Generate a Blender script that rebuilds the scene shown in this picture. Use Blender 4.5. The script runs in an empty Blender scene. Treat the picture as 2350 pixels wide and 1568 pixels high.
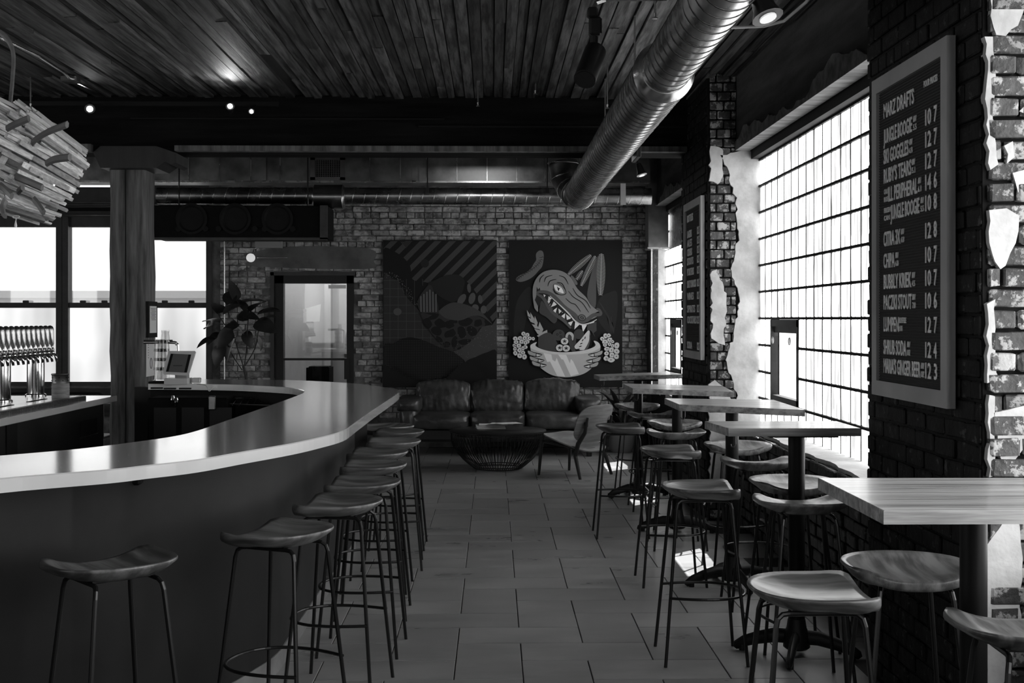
import bpy, math, random
from mathutils import Vector, Matrix, noise
R = random.Random(7)
C = bpy.context.scene.collection
PI = math.pi
# ------------------------------------------------------------------ camera, world, sun, exposure
F = 2850.0; H = 1.56; YH = 732.0; TH = math.atan(45/F)
CT, ST = math.cos(TH), math.sin(TH)
cam = bpy.data.cameras.new('camera'); co = bpy.data.objects.new('camera', cam); C.objects.link(co)
co.location = (0, 0, H); co.rotation_euler = (PI/2, 0, -TH)
cam.sensor_width = 36; cam.lens = F/2350*36; cam.shift_y = -(784-YH)/2350
cam.clip_start = 0.05; cam.clip_end = 200
S = bpy.context.scene; S.camera = co
S.view_settings.view_transform = 'Standard'; S.view_settings.look = 'None'
S.view_settings.exposure = 0.5; S.view_settings.gamma = 1; S.view_settings.use_curve_mapping = False
W = bpy.data.worlds.new('sky'); S.world = W; W.use_nodes = True
W.node_tree.nodes['Background'].inputs[0].default_value = (1, 1, 1, 1)
W.node_tree.nodes['Background'].inputs[1].default_value = 1.3
W.cycles.sampling_method = 'NONE'
sl = bpy.data.lights.new('sun', 'SUN'); sl.energy = 11; sl.angle = 0.009
so = bpy.data.objects.new('sun', sl); C.objects.link(so); so.location = (8, 18, 14)
so.rotation_euler = Vector((-.80, -.80, -1.30)).to_track_quat('-Z', 'Y').to_euler()
EB = 3.4      # daylight coming through the glass blocks
S.cycles.max_bounces = 7; S.cycles.diffuse_bounces = 4; S.cycles.glossy_bounces = 4
S.cycles.transmission_bounces = 4; S.cycles.transparent_max_bounces = 6
S.cycles.caustics_reflective = False; S.cycles.caustics_refractive = False
S.cycles.sample_clamp_indirect = 4
S.cycles.use_denoising = True

# ------------------------------------------------------------------ measuring the room
def wz(px, py, Z):
    zc = F*(H-Z)/(py-YH); xc = (px-1175)/F*zc
    return Vector((xc*CT+zc*ST, zc*CT-xc*ST, Z))
def wy(px, py, Y):
    u = (px-1175)/F; zc = Y/(CT-u*ST)
    return Vector((zc*(u*CT+ST), Y, H-(py-YH)/F*zc))
def wx(px, py, X):
    u = (px-1175)/F; zc = X/(u*CT+ST)
    return Vector((X, zc*(CT-u*ST), H-(py-YH)/F*zc))

# ------------------------------------------------------------------ materials
MATS = {}
def nd(nt, t, **kw):
    n = nt.nodes.new(t)
    for k, v in kw.items():
        if k in n.inputs: n.inputs[k].default_value = v
        else: setattr(n, k, v)
    return n
def mat(name, a, b=None, rough=.6, metal=0, scale=(6, 6, 6), kind='noise', detail=4, rnd=0, bump=0, bscale=None, coat=0,
        lo=.35, hi=.65, spec=.5, rr=0, chips=None, pos=False):
    """a..b grey ramp over a noise / grain; rnd = grey spread between pieces; chips = (amount, grey, scale)"""
    m = bpy.data.materials.new(name); m.use_nodes = True; nt = m.node_tree; L = nt.links.new
    p = nt.nodes['Principled BSDF']
    p.inputs['Roughness'].default_value = rough; p.inputs['Metallic'].default_value = metal
    p.inputs['Specular IOR Level'].default_value = spec
    if coat: p.inputs['Coat Weight'].default_value = coat; p.inputs['Coat Roughness'].default_value = .12
    MATS[name] = m
    b = a if b is None else b
    tc = nd(nt, 'ShaderNodeTexCoord'); mp = nd(nt, 'ShaderNodeMapping'); mp.inputs['Scale'].default_value = scale
    oi = nd(nt, 'ShaderNodeObjectInfo')
    ge = nd(nt, 'ShaderNodeNewGeometry')
    ad = nd(nt, 'ShaderNodeMath', operation='ADD'); L(oi.outputs['Random'], ad.inputs[0]); L(ge.outputs['Random Per Island'], ad.inputs[1])
    fr = nd(nt, 'ShaderNodeMath', operation='FRACT'); L(ad.outputs[0], fr.inputs[0])
    of = nd(nt, 'ShaderNodeVectorMath', operation='ADD'); sc = nd(nt, 'ShaderNodeMath', operation='MULTIPLY'); sc.inputs[1].default_value = 37.0 if rnd else 0.0
    L(fr.outputs[0], sc.inputs[0]); L(sc.outputs[0], of.inputs[1]); L(of.outputs[0], mp.inputs[0])
    if not pos: L(tc.outputs['Object'], of.inputs[0])
    if pos: L(ge.outputs['Position'], of.inputs[0])
    nz = nd(nt, 'ShaderNodeTexNoise', Scale=1.0, Detail=detail, Roughness=.6); L(mp.outputs[0], nz.inputs['Vector'])
    rp = nd(nt, 'ShaderNodeMapRange'); rp.inputs[1].default_value = lo; rp.inputs[2].default_value = hi
    rp.inputs[3].default_value = a; rp.inputs[4].default_value = b; L(nz.outputs[0], rp.inputs[0])
    out = rp.outputs[0]
    if chips:
        n2 = nd(nt, 'ShaderNodeTexNoise', Scale=chips[2], Detail=6, Roughness=.7); L(tc.outputs['Object'] if not (chips[3:] or pos) else ge.outputs['Position'], n2.inputs['Vector'])
        r2 = nd(nt, 'ShaderNodeMapRange'); r2.inputs[1].default_value = 1-chips[0]-.02; r2.inputs[2].default_value = 1-chips[0]+.02; L(n2.outputs[0], r2.inputs[0])
        mx = nd(nt, 'ShaderNodeMix'); L(r2.outputs[0], mx.inputs[0]); L(out, mx.inputs[2]); mx.inputs[3].default_value = chips[1]; out = mx.outputs[0]
    if rnd:
        r3 = nd(nt, 'ShaderNodeMapRange'); r3.inputs[3].default_value = 1-rnd; r3.inputs[4].default_value = 1+rnd; L(fr.outputs[0], r3.inputs[0])
        mu = nd(nt, 'ShaderNodeMath', operation='MULTIPLY'); L(out, mu.inputs[0]); L(r3.outputs[0], mu.inputs[1]); out = mu.outputs[0]
    L(out, p.inputs['Base Color'])
    if rr:
        r4 = nd(nt, 'ShaderNodeMapRange'); r4.inputs[1].default_value = .3; r4.inputs[2].default_value = .7
        r4.inputs[3].default_value = rough-rr; r4.inputs[4].default_value = rough+rr; L(nz.outputs[0], r4.inputs[0]); L(r4.outputs[0], p.inputs['Roughness'])
    if bump:
        bp = nd(nt, 'ShaderNodeBump', Strength=bump, Distance=.01)
        if bscale:
            n3 = nd(nt, 'ShaderNodeTexNoise', Scale=bscale, Detail=4); L(ge.outputs['Position'] if pos else tc.outputs['Object'], n3.inputs['Vector']); L(n3.outputs[0], bp.inputs['Height'])
        else: L(nz.outputs[0], bp.inputs['Height'])
        L(bp.outputs[0], p.inputs['Normal'])
    return m
def emis(name, s, a=1.0, b=1.0, scale=(1, 1, 1), lo=.35, hi=.62):
    m = bpy.data.materials.new(name); m.use_nodes = True; nt = m.node_tree; L = nt.links.new
    p = nt.nodes['Principled BSDF']; p.inputs['Base Color'].default_value = (.5, .5, .5, 1); p.inputs['Roughness'].default_value = .15
    tc = nd(nt, 'ShaderNodeTexCoord'); mp = nd(nt, 'ShaderNodeMapping'); mp.inputs['Scale'].default_value = scale
    oi = nd(nt, 'ShaderNodeObjectInfo'); of = nd(nt, 'ShaderNodeVectorMath', operation='ADD'); sc = nd(nt, 'ShaderNodeMath', operation='MULTIPLY'); sc.inputs[1].default_value = 50
    L(oi.outputs['Random'], sc.inputs[0]); L(tc.outputs['Object'], of.inputs[0]); L(sc.outputs[0], of.inputs[1]); L(of.outputs[0], mp.inputs[0])
    nz = nd(nt, 'ShaderNodeTexNoise', Scale=1, Detail=3); L(mp.outputs[0], nz.inputs['Vector'])
    rp = nd(nt, 'ShaderNodeMapRange'); rp.inputs[1].default_value = lo; rp.inputs[2].default_value = hi
    rp.inputs[3].default_value = a*s; rp.inputs[4].default_value = b*s; L(nz.outputs[0], rp.inputs[0])
    p.inputs['Emission Color'].default_value = (1, 1, 1, 1); L(rp.outputs[0], p.inputs['Emission Strength'])
    MATS[name] = m; return m
def glass(name, t=.92, g=.08, rough=.02):
    m = bpy.data.materials.new(name); m.use_nodes = True; nt = m.node_tree; L = nt.links.new; nt.nodes.clear()
    o = nd(nt, 'ShaderNodeOutputMaterial'); tr = nd(nt, 'ShaderNodeBsdfTransparent'); tr.inputs[0].default_value = (t, t, t, 1)
    gl = nd(nt, 'ShaderNodeBsdfGlossy'); gl.inputs['Roughness'].default_value = rough
    mx = nd(nt, 'ShaderNodeMixShader'); mx.inputs[0].default_value = g
    L(tr.outputs[0], mx.inputs[1]); L(gl.outputs[0], mx.inputs[2]); L(mx.outputs[0], o.inputs[0]); MATS[name] = m; return m

M = MATS
mat('tile', .27, .37, .34, scale=(2.2, 5, 3), rnd=.12, rr=.08, bump=.03, pos=True)
mat('grout', .02, rough=.9)
mat('brick_back', .12, .46, .85, scale=(11, 11, 16), rnd=.35, bump=.8, bscale=40, chips=(.44, .46, 9), spec=.2, pos=True)
mat('mortar', .08, .22, .95, scale=(5, 5, 5), bump=.5, bscale=30, spec=.1)
mat('brick_black', .005, .012, .6, scale=(9, 9, 7), rnd=.2, bump=1.0, bscale=16, chips=(.385, .07, 17), spec=.14, pos=True)
mat('mortar_black', .005, .010, .6, scale=(9, 9, 9), bump=.6, bscale=16, spec=.1, pos=True)
mat('brick_peeled', .025, .07, .6, scale=(12, 12, 14), rnd=.35, bump=.9, bscale=26, chips=(.46, .34, 13), pos=True)
mat('brick_sill', .014, .03, .6, scale=(12, 12, 14), rnd=.35, bump=.9, bscale=22, chips=(.40, .12, 15), pos=True)
mat('plaster', .42, .66, .7, scale=(5, 5, 5), bump=.5, bscale=16)
mat('plaster_band', .08, .15, .9, scale=(3, 3, 3), bump=.4, bscale=12)
mat('plaster_wall', .1, .16, .9, scale=(2, 2, 2))
mat('concrete', .022, .065, .9, scale=(3, 1, 10), bump=.4, bscale=14)
mat('concrete_light', .12, .30, .85, scale=(3, 12, 12), bump=.5, bscale=14)
mat('plank', .022, .105, .6, scale=(30, 2.2, 30), rnd=.5, bump=.4, spec=.35, pos=True, lo=.4, hi=.62)
mat('plank_gap', .008, rough=.9)
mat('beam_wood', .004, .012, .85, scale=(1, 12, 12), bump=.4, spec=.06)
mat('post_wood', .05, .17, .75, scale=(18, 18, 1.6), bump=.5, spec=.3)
mat('galvanised', .42, .62, .27, 1, scale=(5, 5, 5), rr=.06)
mat('galvanised_dull', .16, .30, .36, 1, scale=(4, 4, 4), rr=.06)
mat('duct_seam', .10, rough=.4, metal=1)
mat('seat_wood', .075, .25, .36, scale=(2.2, 22, 16), rnd=.12, coat=.25, bump=.03, lo=.40, hi=.62)
mat('table_wood', .20, .50, .32, scale=(1.6, 34, 30), rnd=.14, coat=.2, lo=.38, hi=.60)
mat('table_edge', .12, .22, .5, scale=(2, 30, 30))
mat('black_steel', .012, rough=.32, metal=.2)
mat('post_steel', .006, rough=.4, spec=.2)
mat('black_matt', .008, rough=.7, spec=.2)
mat('black_box', .004, .006, .7, scale=(9, 9, 9), spec=.12)
mat('iron', .008, rough=.45, metal=.2)
mat('solid_white', .80, .88, .12, scale=(1.6, 1.6, 1.6), rr=.03, coat=1)
mat('bar_front', .010, .022, .5, scale=(1.5, 1.5, 1.5), rr=.05, spec=.25)
mat('pale_stone', .20, .30, .6, scale=(5, 5, 5))
mat('leather', .03, .075, .30, scale=(6, 6, 6), bump=.5, bscale=14)
mat('leather_dark', .012, .02, .45, scale=(6, 6, 6))
mat('ply', .17, .32, .42, scale=(3, 3, 34), coat=.15)
mat('dark_wood', .012, .024, .5, scale=(12, 12, 2))
mat('pale_frame', .30, .42, .5, scale=(30, 2, 2))
mat('letter_felt', .030, rough=.8)
mat('letter_white', .9, rough=.4)
mat('white_plastic', .62, rough=.35)
mat('grey_plastic', .3, rough=.4)
mat('screen_grey', .13, rough=.2)
mat('paper', .68, rough=.8)
mat('ink', .05, rough=.8)
mat('chrome', .62, .75, .09, 1)
mat('steel_brushed', .45, .6, .25, 1, scale=(8, 8, 8))
mat('stone_black', .02, .06, .4, scale=(40, 40, 40), lo=.45, hi=.6, chips=(.42, .14, 60))
mat('coaster', .32, .5, .7, scale=(8, 8, 60))
mat('slat_wood', .34, .62, .6, scale=(10, 1.6, 30), rnd=.55, chips=(.34, .12, 14), bump=.3)
mat('bent_wood', .09, .14, .5, scale=(4, 4, 20))
mat('leaf', .018, .035, .38, scale=(8, 8, 8), rnd=.3)
mat('leaf_dark', .03, .06, .35, scale=(8, 8, 8), rnd=.3)
mat('stem', .02, .04, .7)
mat('pot', .05, .08, .5)
mat('win_frame', .035, .055, .6, scale=(6, 6, 6))
mat('door_black', .006, rough=.5)
mat('vestibule', .36, .44, .8, scale=(1, 1, 1))
for k, v in dict(c0=.006, c1=.018, c2=.034, c3=.062, c4=.10, c5=.15, c6=.27, c7=.45, c8=.56, c9=.75, c10=.92).items(): mat(k, v, rough=.6, spec=.3)
emis('block_glass', EB, .16, 1.0, (9, 17, 2.2), .42, .56)
emis('near_glass', 3.2, .8, 1.0, (2, 2, 2))
emis('side_fill_pane', 2.2, .9, 1.0)  # glow of the fill panes added on the left wall
emis('front_fill_pane', .6, .9, 1.0)  # glow of the fill panes added behind the camera
mat('pavement', .5, .62, .8)
emis('frost_glass', 1.0, .30, .85, (1.1, 1, .35))
emis('transom_light', 1.6)
emis('bulb', 45)
emis('lamp_face', .35)
glass('clear_glass'); glass('door_glass', .8, .14); glass('pint_glass', .82, .22, .03)

# ------------------------------------------------------------------ mesh collector
class MB:
    def __init__(s): s.v = []; s.f = []; s.m = []
    def add(s, vs, fs, mi=0):
        n = len(s.v); s.v += [tuple(v) for v in vs]; s.f += [tuple(i+n for i in f) for f in fs]; s.m += [mi]*len(fs); return s
    def box(s, a, b, mi=0):
        x0, y0, z0 = a; x1, y1, z1 = b
        return s.add([(x0, y0, z0), (x1, y0, z0), (x1, y1, z0), (x0, y1, z0), (x0, y0, z1), (x1, y0, z1), (x1, y1, z1), (x0, y1, z1)],
                     [(0, 3, 2, 1), (4, 5, 6, 7), (0, 1, 5, 4), (1, 2, 6, 5), (2, 3, 7, 6), (3, 0, 4, 7)], mi)
    def cbox(s, c, d, b=0, rot=None, mi=0):
        """box of size d at c, with bevel b, turned by rot"""
        n = len(s.v); x, y, z = d[0]/2, d[1]/2, d[2]/2
        if b:
            vs = []; fs = []
            for sx in (-1, 1):
                for sy in (-1, 1):
                    for sz in (-1, 1):
                        vs += [(sx*x, sy*(y-b), sz*(z-b)), (sx*(x-b), sy*y, sz*(z-b)), (sx*(x-b), sy*(y-b), sz*z)]
            ix = lambda a, bb, cc, k: ((a > 0)*4+(bb > 0)*2+(cc > 0))*3+k
            for q in (-1, 1):
                f = [ix(q, -1, -1, 0), ix(q, 1, -1, 0), ix(q, 1, 1, 0), ix(q, -1, 1, 0)]; fs.append(f if q > 0 else f[::-1])
                f = [ix(-1, q, -1, 1), ix(-1, q, 1, 1), ix(1, q, 1, 1), ix(1, q, -1, 1)]; fs.append(f if q > 0 else f[::-1])
                f = [ix(-1, -1, q, 2), ix(1, -1, q, 2), ix(1, 1, q, 2), ix(-1, 1, q, 2)]; fs.append(f if q > 0 else f[::-1])
                for r in (-1, 1):
                    f = [ix(q, r, -1, 0), ix(q, r, 1, 0), ix(q, r, 1, 1), ix(q, r, -1, 1)]; fs.append(f if q*r < 0 else f[::-1])
                    f = [ix(q, -1, r, 0), ix(q, 1, r, 0), ix(q, 1, r, 2), ix(q, -1, r, 2)]; fs.append(f if q*r > 0 else f[::-1])
                    f = [ix(-1, q, r, 1), ix(1, q, r, 1), ix(1, q, r, 2), ix(-1, q, r, 2)]; fs.append(f if q*r < 0 else f[::-1])
            for a in (-1, 1):
                for bb in (-1, 1):
                    for cc in (-1, 1):
                        f = [ix(a, bb, cc, 0), ix(a, bb, cc, 1), ix(a, bb, cc, 2)]; fs.append(f if a*bb*cc > 0 else f[::-1])
        else:
            t = MB().box((-x, -y, -z), (x, y, z)); vs, fs = t.v, t.f
        c = Vector(c)
        vs = [((rot @ Vector(v)) if rot else Vector(v))+c for v in vs]
        return s.add(vs, fs, mi)
    def tube(s, pts, r, n=8, cap=True, closed=False, mi=0, flat=None):
        pts = [Vector(p) for p in pts]; N = len(pts); vs = []; fs = []; up = None
        for i, p in enumerate(pts):
            a = pts[(i-1) % N] if (i or closed) else p; b = pts[(i+1) % N] if (i < N-1 or closed) else p
            t = (b-a).normalized()
            if up is None:
                up = Vector((0, 0, 1)) if abs(t.z) < .9 else Vector((1, 0, 0))
            x = up-t*up.dot(t); x.normalize(); up = x; y = t.cross(x)
            rr = r[i] if isinstance(r, (list, tuple)) else r
            for k in range(n):
                q = 2*PI*k/n; cx, sy = (math.cos(q), math.sin(q))
                if flat: vs.append(p+x*(cx*rr)+y*(sy*rr*flat))
                else: vs.append(p+x*(cx*rr)+y*(sy*rr))
        M_ = N if closed else N-1
        for i in range(M_):
            j = (i+1) % N
            for k in range(n):
                l = (k+1) % n; fs.append((i*n+k, i*n+l, j*n+l, j*n+k))
        if cap and not closed: fs.append(tuple(range(n))[::-1]); fs.append(tuple((N-1)*n+k for k in range(n)))
        return s.add(vs, fs, mi)
    def lathe(s, prof, c=(0, 0, 0), n=24, axis='z', mi=0):
        """prof = (radius, height) list"""
        vs = []; fs = []
        for r, h in prof:
            for k in range(n):
                q = 2*PI*k/n; a, b = r*math.cos(q), r*math.sin(q)
                v = (a, b, h) if axis == 'z' else ((a, h, b) if axis == 'y' else (h, a, b))
                vs.append(Vector(v)+Vector(c))
        for i in range(len(prof)-1):
            for k in range(n):
                l = (k+1) % n; f = (i*n+k, i*n+l, (i+1)*n+l, (i+1)*n+k); fs.append(f if axis != 'y' else f[::-1])
        f = tuple(range(n))[::-1]; g = tuple((len(prof)-1)*n+k for k in range(n))
        if axis == 'y': f, g = f[::-1], g[::-1]
        if prof[0][0] > 1e-5: fs.append(f)
        if prof[-1][0] > 1e-5: fs.append(g)
        return s.add(vs, fs, mi)
    def prism(s, pts, z0, z1, mi=0, frame=None):
        """polygon pts (2-D) between heights z0 and z1; frame maps (a, b, h) to world"""
        n = len(pts); fr = frame or (lambda a, b, h: (a, b, h))
        vs = [fr(a, b, z0) for a, b in pts]+[fr(a, b, z1) for a, b in pts]
        fs = [tuple(range(n))[::-1], tuple(range(n, 2*n))]+[(i, (i+1) % n, n+(i+1) % n, n+i) for i in range(n)]
        return s.add(vs, fs, mi)
    def build(s, name, mats, parent=None, smooth=False, off=None, label=None):
        me = bpy.data.meshes.new(name)
        root = parent
        while root is not None and root.parent is not None: root = root.parent
        o3 = Vector(off) if off is not None else (root.location.copy() if root is not None else Vector((0, 0, 0)))
        me.from_pydata([tuple(Vector(v)-o3) for v in s.v], [], s.f)
        mats = [mats] if isinstance(mats, str) else mats
        for q in mats: me.materials.append(M[q])
        if len(mats) > 1: me.polygons.foreach_set('material_index', s.m)
        if smooth: me.shade_smooth()
        if smooth == 'auto': me.set_sharp_from_angle(angle=.7)
        me.update()
        o = bpy.data.objects.new(name, me); C.objects.link(o)
        if parent is not None: o.parent = parent
        if label: o['label'] = label
        return o
def thing(name, label, cat, loc=(0, 0, 0), rz=0, group=None):
    o = bpy.data.objects.new(name, None); C.objects.link(o); o.location = loc; o.rotation_euler = (0, 0, rz); o.empty_display_size = .1
    o['label'] = label; o['category'] = cat
    if group: o['group'] = group
    return o
def tag(o, label, cat, group=None):
    o['label'] = label; o['category'] = cat
    if group: o['group'] = group
    return o
def struct(o, label=None):
    o['kind'] = 'structure'
    if label: o['label'] = label
    return o
def inst(name, me, parent, loc, rot=None, sc=None):
    o = bpy.data.objects.new(name, me); C.objects.link(o); o.parent = parent; o.location = loc
    if rot is not None: o.rotation_euler = rot
    if sc is not None: o.scale = sc
    return o
def dup(root, loc, rz=None, label=None, group=None):
    r = root.copy(); C.objects.link(r); r.location = loc
    if rz is not None: r.rotation_euler = (0, 0, rz)
    if label: r['label'] = label
    if group: r['group'] = group
    for ch in list(root.children):
        c = ch.copy(); C.objects.link(c); c.parent = r
        for g in ch.children:
            d = g.copy(); C.objects.link(d); d.parent = c
    return r
def cat_rom(p, k=5, closed=True):
    n = len(p); out = []
    for i in range(n if closed else n-1):
        g = (lambda j: p[j % n]) if closed else (lambda j: p[max(0, min(n-1, j))])
        a, b, c, d = (Vector(g(i+j)) for j in (-1, 0, 1, 2))
        for q in range(k):
            t = q/k; out.append(.5*((2*b)+(c-a)*t+(2*a-5*b+4*c-d)*t*t+(3*b-a-3*c+d)*t**3))
    if not closed: out.append(Vector(p[-1]))
    return out

# ------------------------------------------------------------------ brick laying
def brick_mesh(name, mt, j=0):
    b = MB(); q = random.Random(j)
    b.cbox((0, 0, 0), (1, 1, 1), .07)
    b.v = [(x+q.uniform(-.02, .02), y, z+q.uniform(-.05, .05)) for x, y, z in b.v]
    me = bpy.data.meshes.new(name); me.from_pydata(b.v, [], b.f); me.materials.append(M[mt]); me.update(); return me
def lay(parent, org, du, length, z0, z1, mt, holes=(), bl=.2, bh=.067, proud=.012, jit=.006, cap=300, seed=1, every=6, order=None):
    """bricks over a wall face. org = corner, du = unit run direction; face normal = du x up. holes in (u0,u1,z0,z1)"""
    q = random.Random(seed); du = Vector(du); nrm = Vector((du.y, -du.x, 0)); meshes = [brick_mesh('brick', mt, k+seed*10) for k in range(4)]
    cells = []; rz = math.atan2(du.y, du.x); row = 0; z = z0
    while z < z1-.02:
        head = every and row % every == every-1; l0 = bl if not head else bl*.5
        u = -(l0/2 if row % 2 else 0)
        while u < length:
            l = l0*(1+q.uniform(-.05, .05)); a = max(u, 0); b_ = min(u+l, length)
            if b_-a > .014:
                c = ((a+b_)/2, z+bh/2)
                if not any(h[0] < c[0] < h[1] and h[2] < c[1] < h[3] for h in holes): cells.append((c[0], c[1], b_-a-.011, bh-.011, q.uniform(-jit, jit)))
            u += l
        z += bh; row += 1
    if order: cells.sort(key=order)
    for i, (u, zz, l, h, p) in enumerate(cells[:cap]):
        c = Vector(org)+du*u+nrm*(proud/2+p-.02); c.z = zz
        inst('brick', q.choice(meshes), parent, c, (0, 0, rz), (l, .05+proud, h))
    if len(cells) > cap:
        b = MB(); rm = Matrix.Rotation(rz, 3, 'Z')
        for (u, zz, l, h, p) in cells[cap:]:
            c = Vector(org)+du*u+nrm*(proud/2+p-.02); c.z = zz; b.cbox(c, (l, .05+proud, h), .004, rm)
        o = b.build('brick', mt, parent); o['kind'] = 'stuff'
# ------------------------------------------------------------------ room shell
YB = 15.1; XW = 1.66; XI = 1.88; XG = 2.07; ZC = 3.42
PN0, PN1 = wx(2255, 732, XW).y, wx(1995, 732, XW).y          # near pier
PF0, PF1 = wx(1624, 732, XW).y, wx(1624, 732, XW).y+1.265    # far pier
W2E = wx(1530, 732, XG).y
fl = struct(MB().box((-9, -4, -.2), (2.14, 17, -.004)).build('floor', 'grout'), 'grey floor of long stone-look tiles in a woven bond')
# woven bond of 0.6 x 0.3 tiles
TM = {}
for nm, d in (('h', (.6, .301)), ('v', (.301, .6))):
    b = MB().cbox((0, 0, -.004), (d[0]-.005, d[1]-.005, .012), .0015); me = bpy.data.meshes.new('tile'); me.from_pydata(b.v, [], b.f); me.materials.append(M['tile']); TM[nm] = me
nt_ = 0
for i in range(-5, 6):
    x = .134+.3005*i
    for k in range(-3, 9):
        y0 = 5.965-.3012*i+1.205*k
        if x > -1.35:
            if 3.9 < y0 < 15.0: inst('tile', TM['h'], fl, (x, y0+.1506, 0)); nt_ += 1
            # lengthwise tile in the column between line i and i+1: free cells beyond this line's cross tile
            if 3.6 < y0+.3012 < 14.8: inst('tile', TM['v'], fl, (x+.15, y0+.3012+.301, 0)); nt_ += 1
# ceiling: boards on edge, each its own board
ce = struct(MB().box((-9, -4, ZC+.03), (2.14, 17, ZC+.3)).build('ceiling', 'plank_gap'), 'dark ceiling of narrow rough boards')
PMs = []
for k in range(5):
    q = random.Random(k); b = MB(); n = 6
    prof = [(-.5+q.uniform(0, .03), .0), (.5-q.uniform(0, .03), 0)]
    b.cbox((0, 0, 0), (1, 1, 1), 0); b.v = [(x*(1+q.uniform(-.03, .03)), y, z+(q.uniform(-.06, .06) if z < 0 else 0)) for x, y, z in b.v]
    me = bpy.data.meshes.new('plank'); me.from_pydata(b.v, [], b.f); me.materials.append(M['plank']); PMs.append(me)
x = -4.3; kk = 0
while x < XI:
    w = R.uniform(.062, .085); kk += 1
    dz = (0, .022, .008)[kk % 3]+R.uniform(0, .01)
    y = 3.2; cuts = [3.2]
    if R.random() < .55: cuts.append(R.uniform(7.4, 10.1))
    cuts.append(15.0)
    for a, b_ in zip(cuts, cuts[1:]):
        dd = dz+R.uniform(-.006, .006); inst('plank', R.choice(PMs), ce, (x+w/2, (a+b_)/2, ZC+dd+.03), None, (w-.007, b_-a-.01, .06))
    x += w
# back wall with its openings
def Xb(px): return wy(px, 732, YB).x
def Zb(py): return wy(1175, py, YB).z
xw0, xw1 = Xb(-420), Xb(480); dx0, dx1 = Xb(631), Xb(812); dz1 = Zb(632); wz0, wz1 = Zb(885), Zb(412)
bw = MB()
bw.box((-9, YB, 0), (xw0, YB+.3, 3.6)); bw.box((xw0, YB, 0), (xw1, YB+.3, wz0)); bw.box((xw0, YB, wz1), (xw1, YB+.3, 3.6))
bw.box((xw1, YB, 0), (dx0, YB+.3, 3.6)); bw.box((dx0, YB, dz1), (dx1, YB+.3, 3.6)); bw.box((dx1, YB, 0), (2.14, YB+.3, 3.6))
wb = struct(bw.build('wall_back', 'mortar'), 'worn exposed brick wall behind the sofa')
bx0 = Xb(505); L_ = Xb(1500)-bx0
hol = [(dx0-bx0-.05, dx1-bx0+.05, 0, dz1+.05)]
P1 = [wy(880, 552, YB), wy(1140, 888, YB)]; P2 = [wy(1168, 552, YB), wy(1427, 888, YB)]
for P in (P1, P2): hol.append((P[0].x-bx0+.06, P[1].x-bx0-.06, P[1].z+.06, P[0].z-.06))
lay(wb, (bx0, YB, 0), (1, 0, 0), L_, .35, 3.02, 'brick_back', hol, seed=3, bl=.215, bh=.0715, every=5, order=lambda c: -c[1])
# plain plastered lintel band above the door
b = MB(); pts = [(Xb(585), Zb(612)), (Xb(840), Zb(618)), (Xb(858), Zb(600)), (Xb(850), Zb(572)), (Xb(700), Zb(566)), (Xb(600), Zb(575)), (Xb(580), Zb(594))]
b.prism([(p.x, p.y) for p in cat_rom([(x, z, 0) for x, z in pts], 4)], YB-.035, YB-.02, frame=lambda a, z, h: (a, h, z)).build('lintel_plaster', 'plaster_band', wb)
# dark brick under the left windows + ledge
b = MB().box((xw0, YB-.12, wz0-.35), (Xb(478), YB, wz0-.02)).build('trim_1', 'concrete'); struct(b, 'rough dark sill under the left windows')
# hidden shell
struct(MB().box((-9.2, -4, -.2), (-9, 17, 3.7)).build('wall_left', 'plaster_wall'))
struct(MB().box((-9, -4.2, -.2), (2.6, -4, 3.7)).build('wall_front', 'plaster_wall'))
for k, (a, b_) in enumerate(((-5.6, -3.6), (-3.0, -1.0), (-.4, 1.6))): struct(MB().box((a, -3.99, .9), (b_, -3.97, 2.9)).build('window_%d' % (7+k), 'front_fill_pane'))  # unseen window panes behind the camera, added as fill light
for k, a in enumerate((-1, 2, 5, 8)): struct(MB().box((-8.99, a, .9), (-8.97, a+2, 2.9)).build('window_%d' % (10+k), 'side_fill_pane'))  # unseen window panes, added to light surfaces that face left
# right wall: sill wall, lintel, piers
sw = struct(MB().box((XI, -4, -.1), (2.14, 17, .735)).build('wall_right', 'mortar_black'), 'dark brick wall under the glass block windows')
lay(sw, (XI, PF0, 0), (0, -1, 0), PF0-PN1, .02, .735, 'brick_sill', seed=5, bl=.2, bh=.0715, proud=.02, jit=.01)
st = MB()
def ragged(u0, u1, step, amp, q): # list of offsets
    n = int((u1-u0)/step); return [(u0+(u1-u0)*i/n, amp*(math.sin(i*.7)*.35+math.sin(i*.23+1)*.5)+q.uniform(-amp, amp)*.16) for i in range(n+1)]
q = random.Random(4)
for (a, b_) in ((PN1, PF0), (PF1, W2E+.2)):
    e = ragged(a, b_, .05, .02, q); n = len(e); vs = []; fs = []
    for (y, o) in e: vs += [(XI+o, y, .755+o*.2), (XG+.05, y, .765), (XI+o, y, .70), (XG+.05, y, .70)]
    for i in range(n-1):
        k = i*4; fs += [(k, k+4, k+5, k+1), (k+2, k, k+1+0, k+3)[:0] or (k, k+2, k+6, k+4)]
    st.add(vs, fs)
struct(st.build('trim_2', 'plaster'), 'chipped pale window ledge under the glass blocks')
lb = MB().box((XI, -4, 2.86), (2.14, 14.15, 3.6)).box((2.12, 14.15, 2.80), (2.14, 17, 3.6))
lt = struct(lb.build('lintel', 'concrete'), 'dark concrete lintel over the right hand windows')
st = MB()
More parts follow.
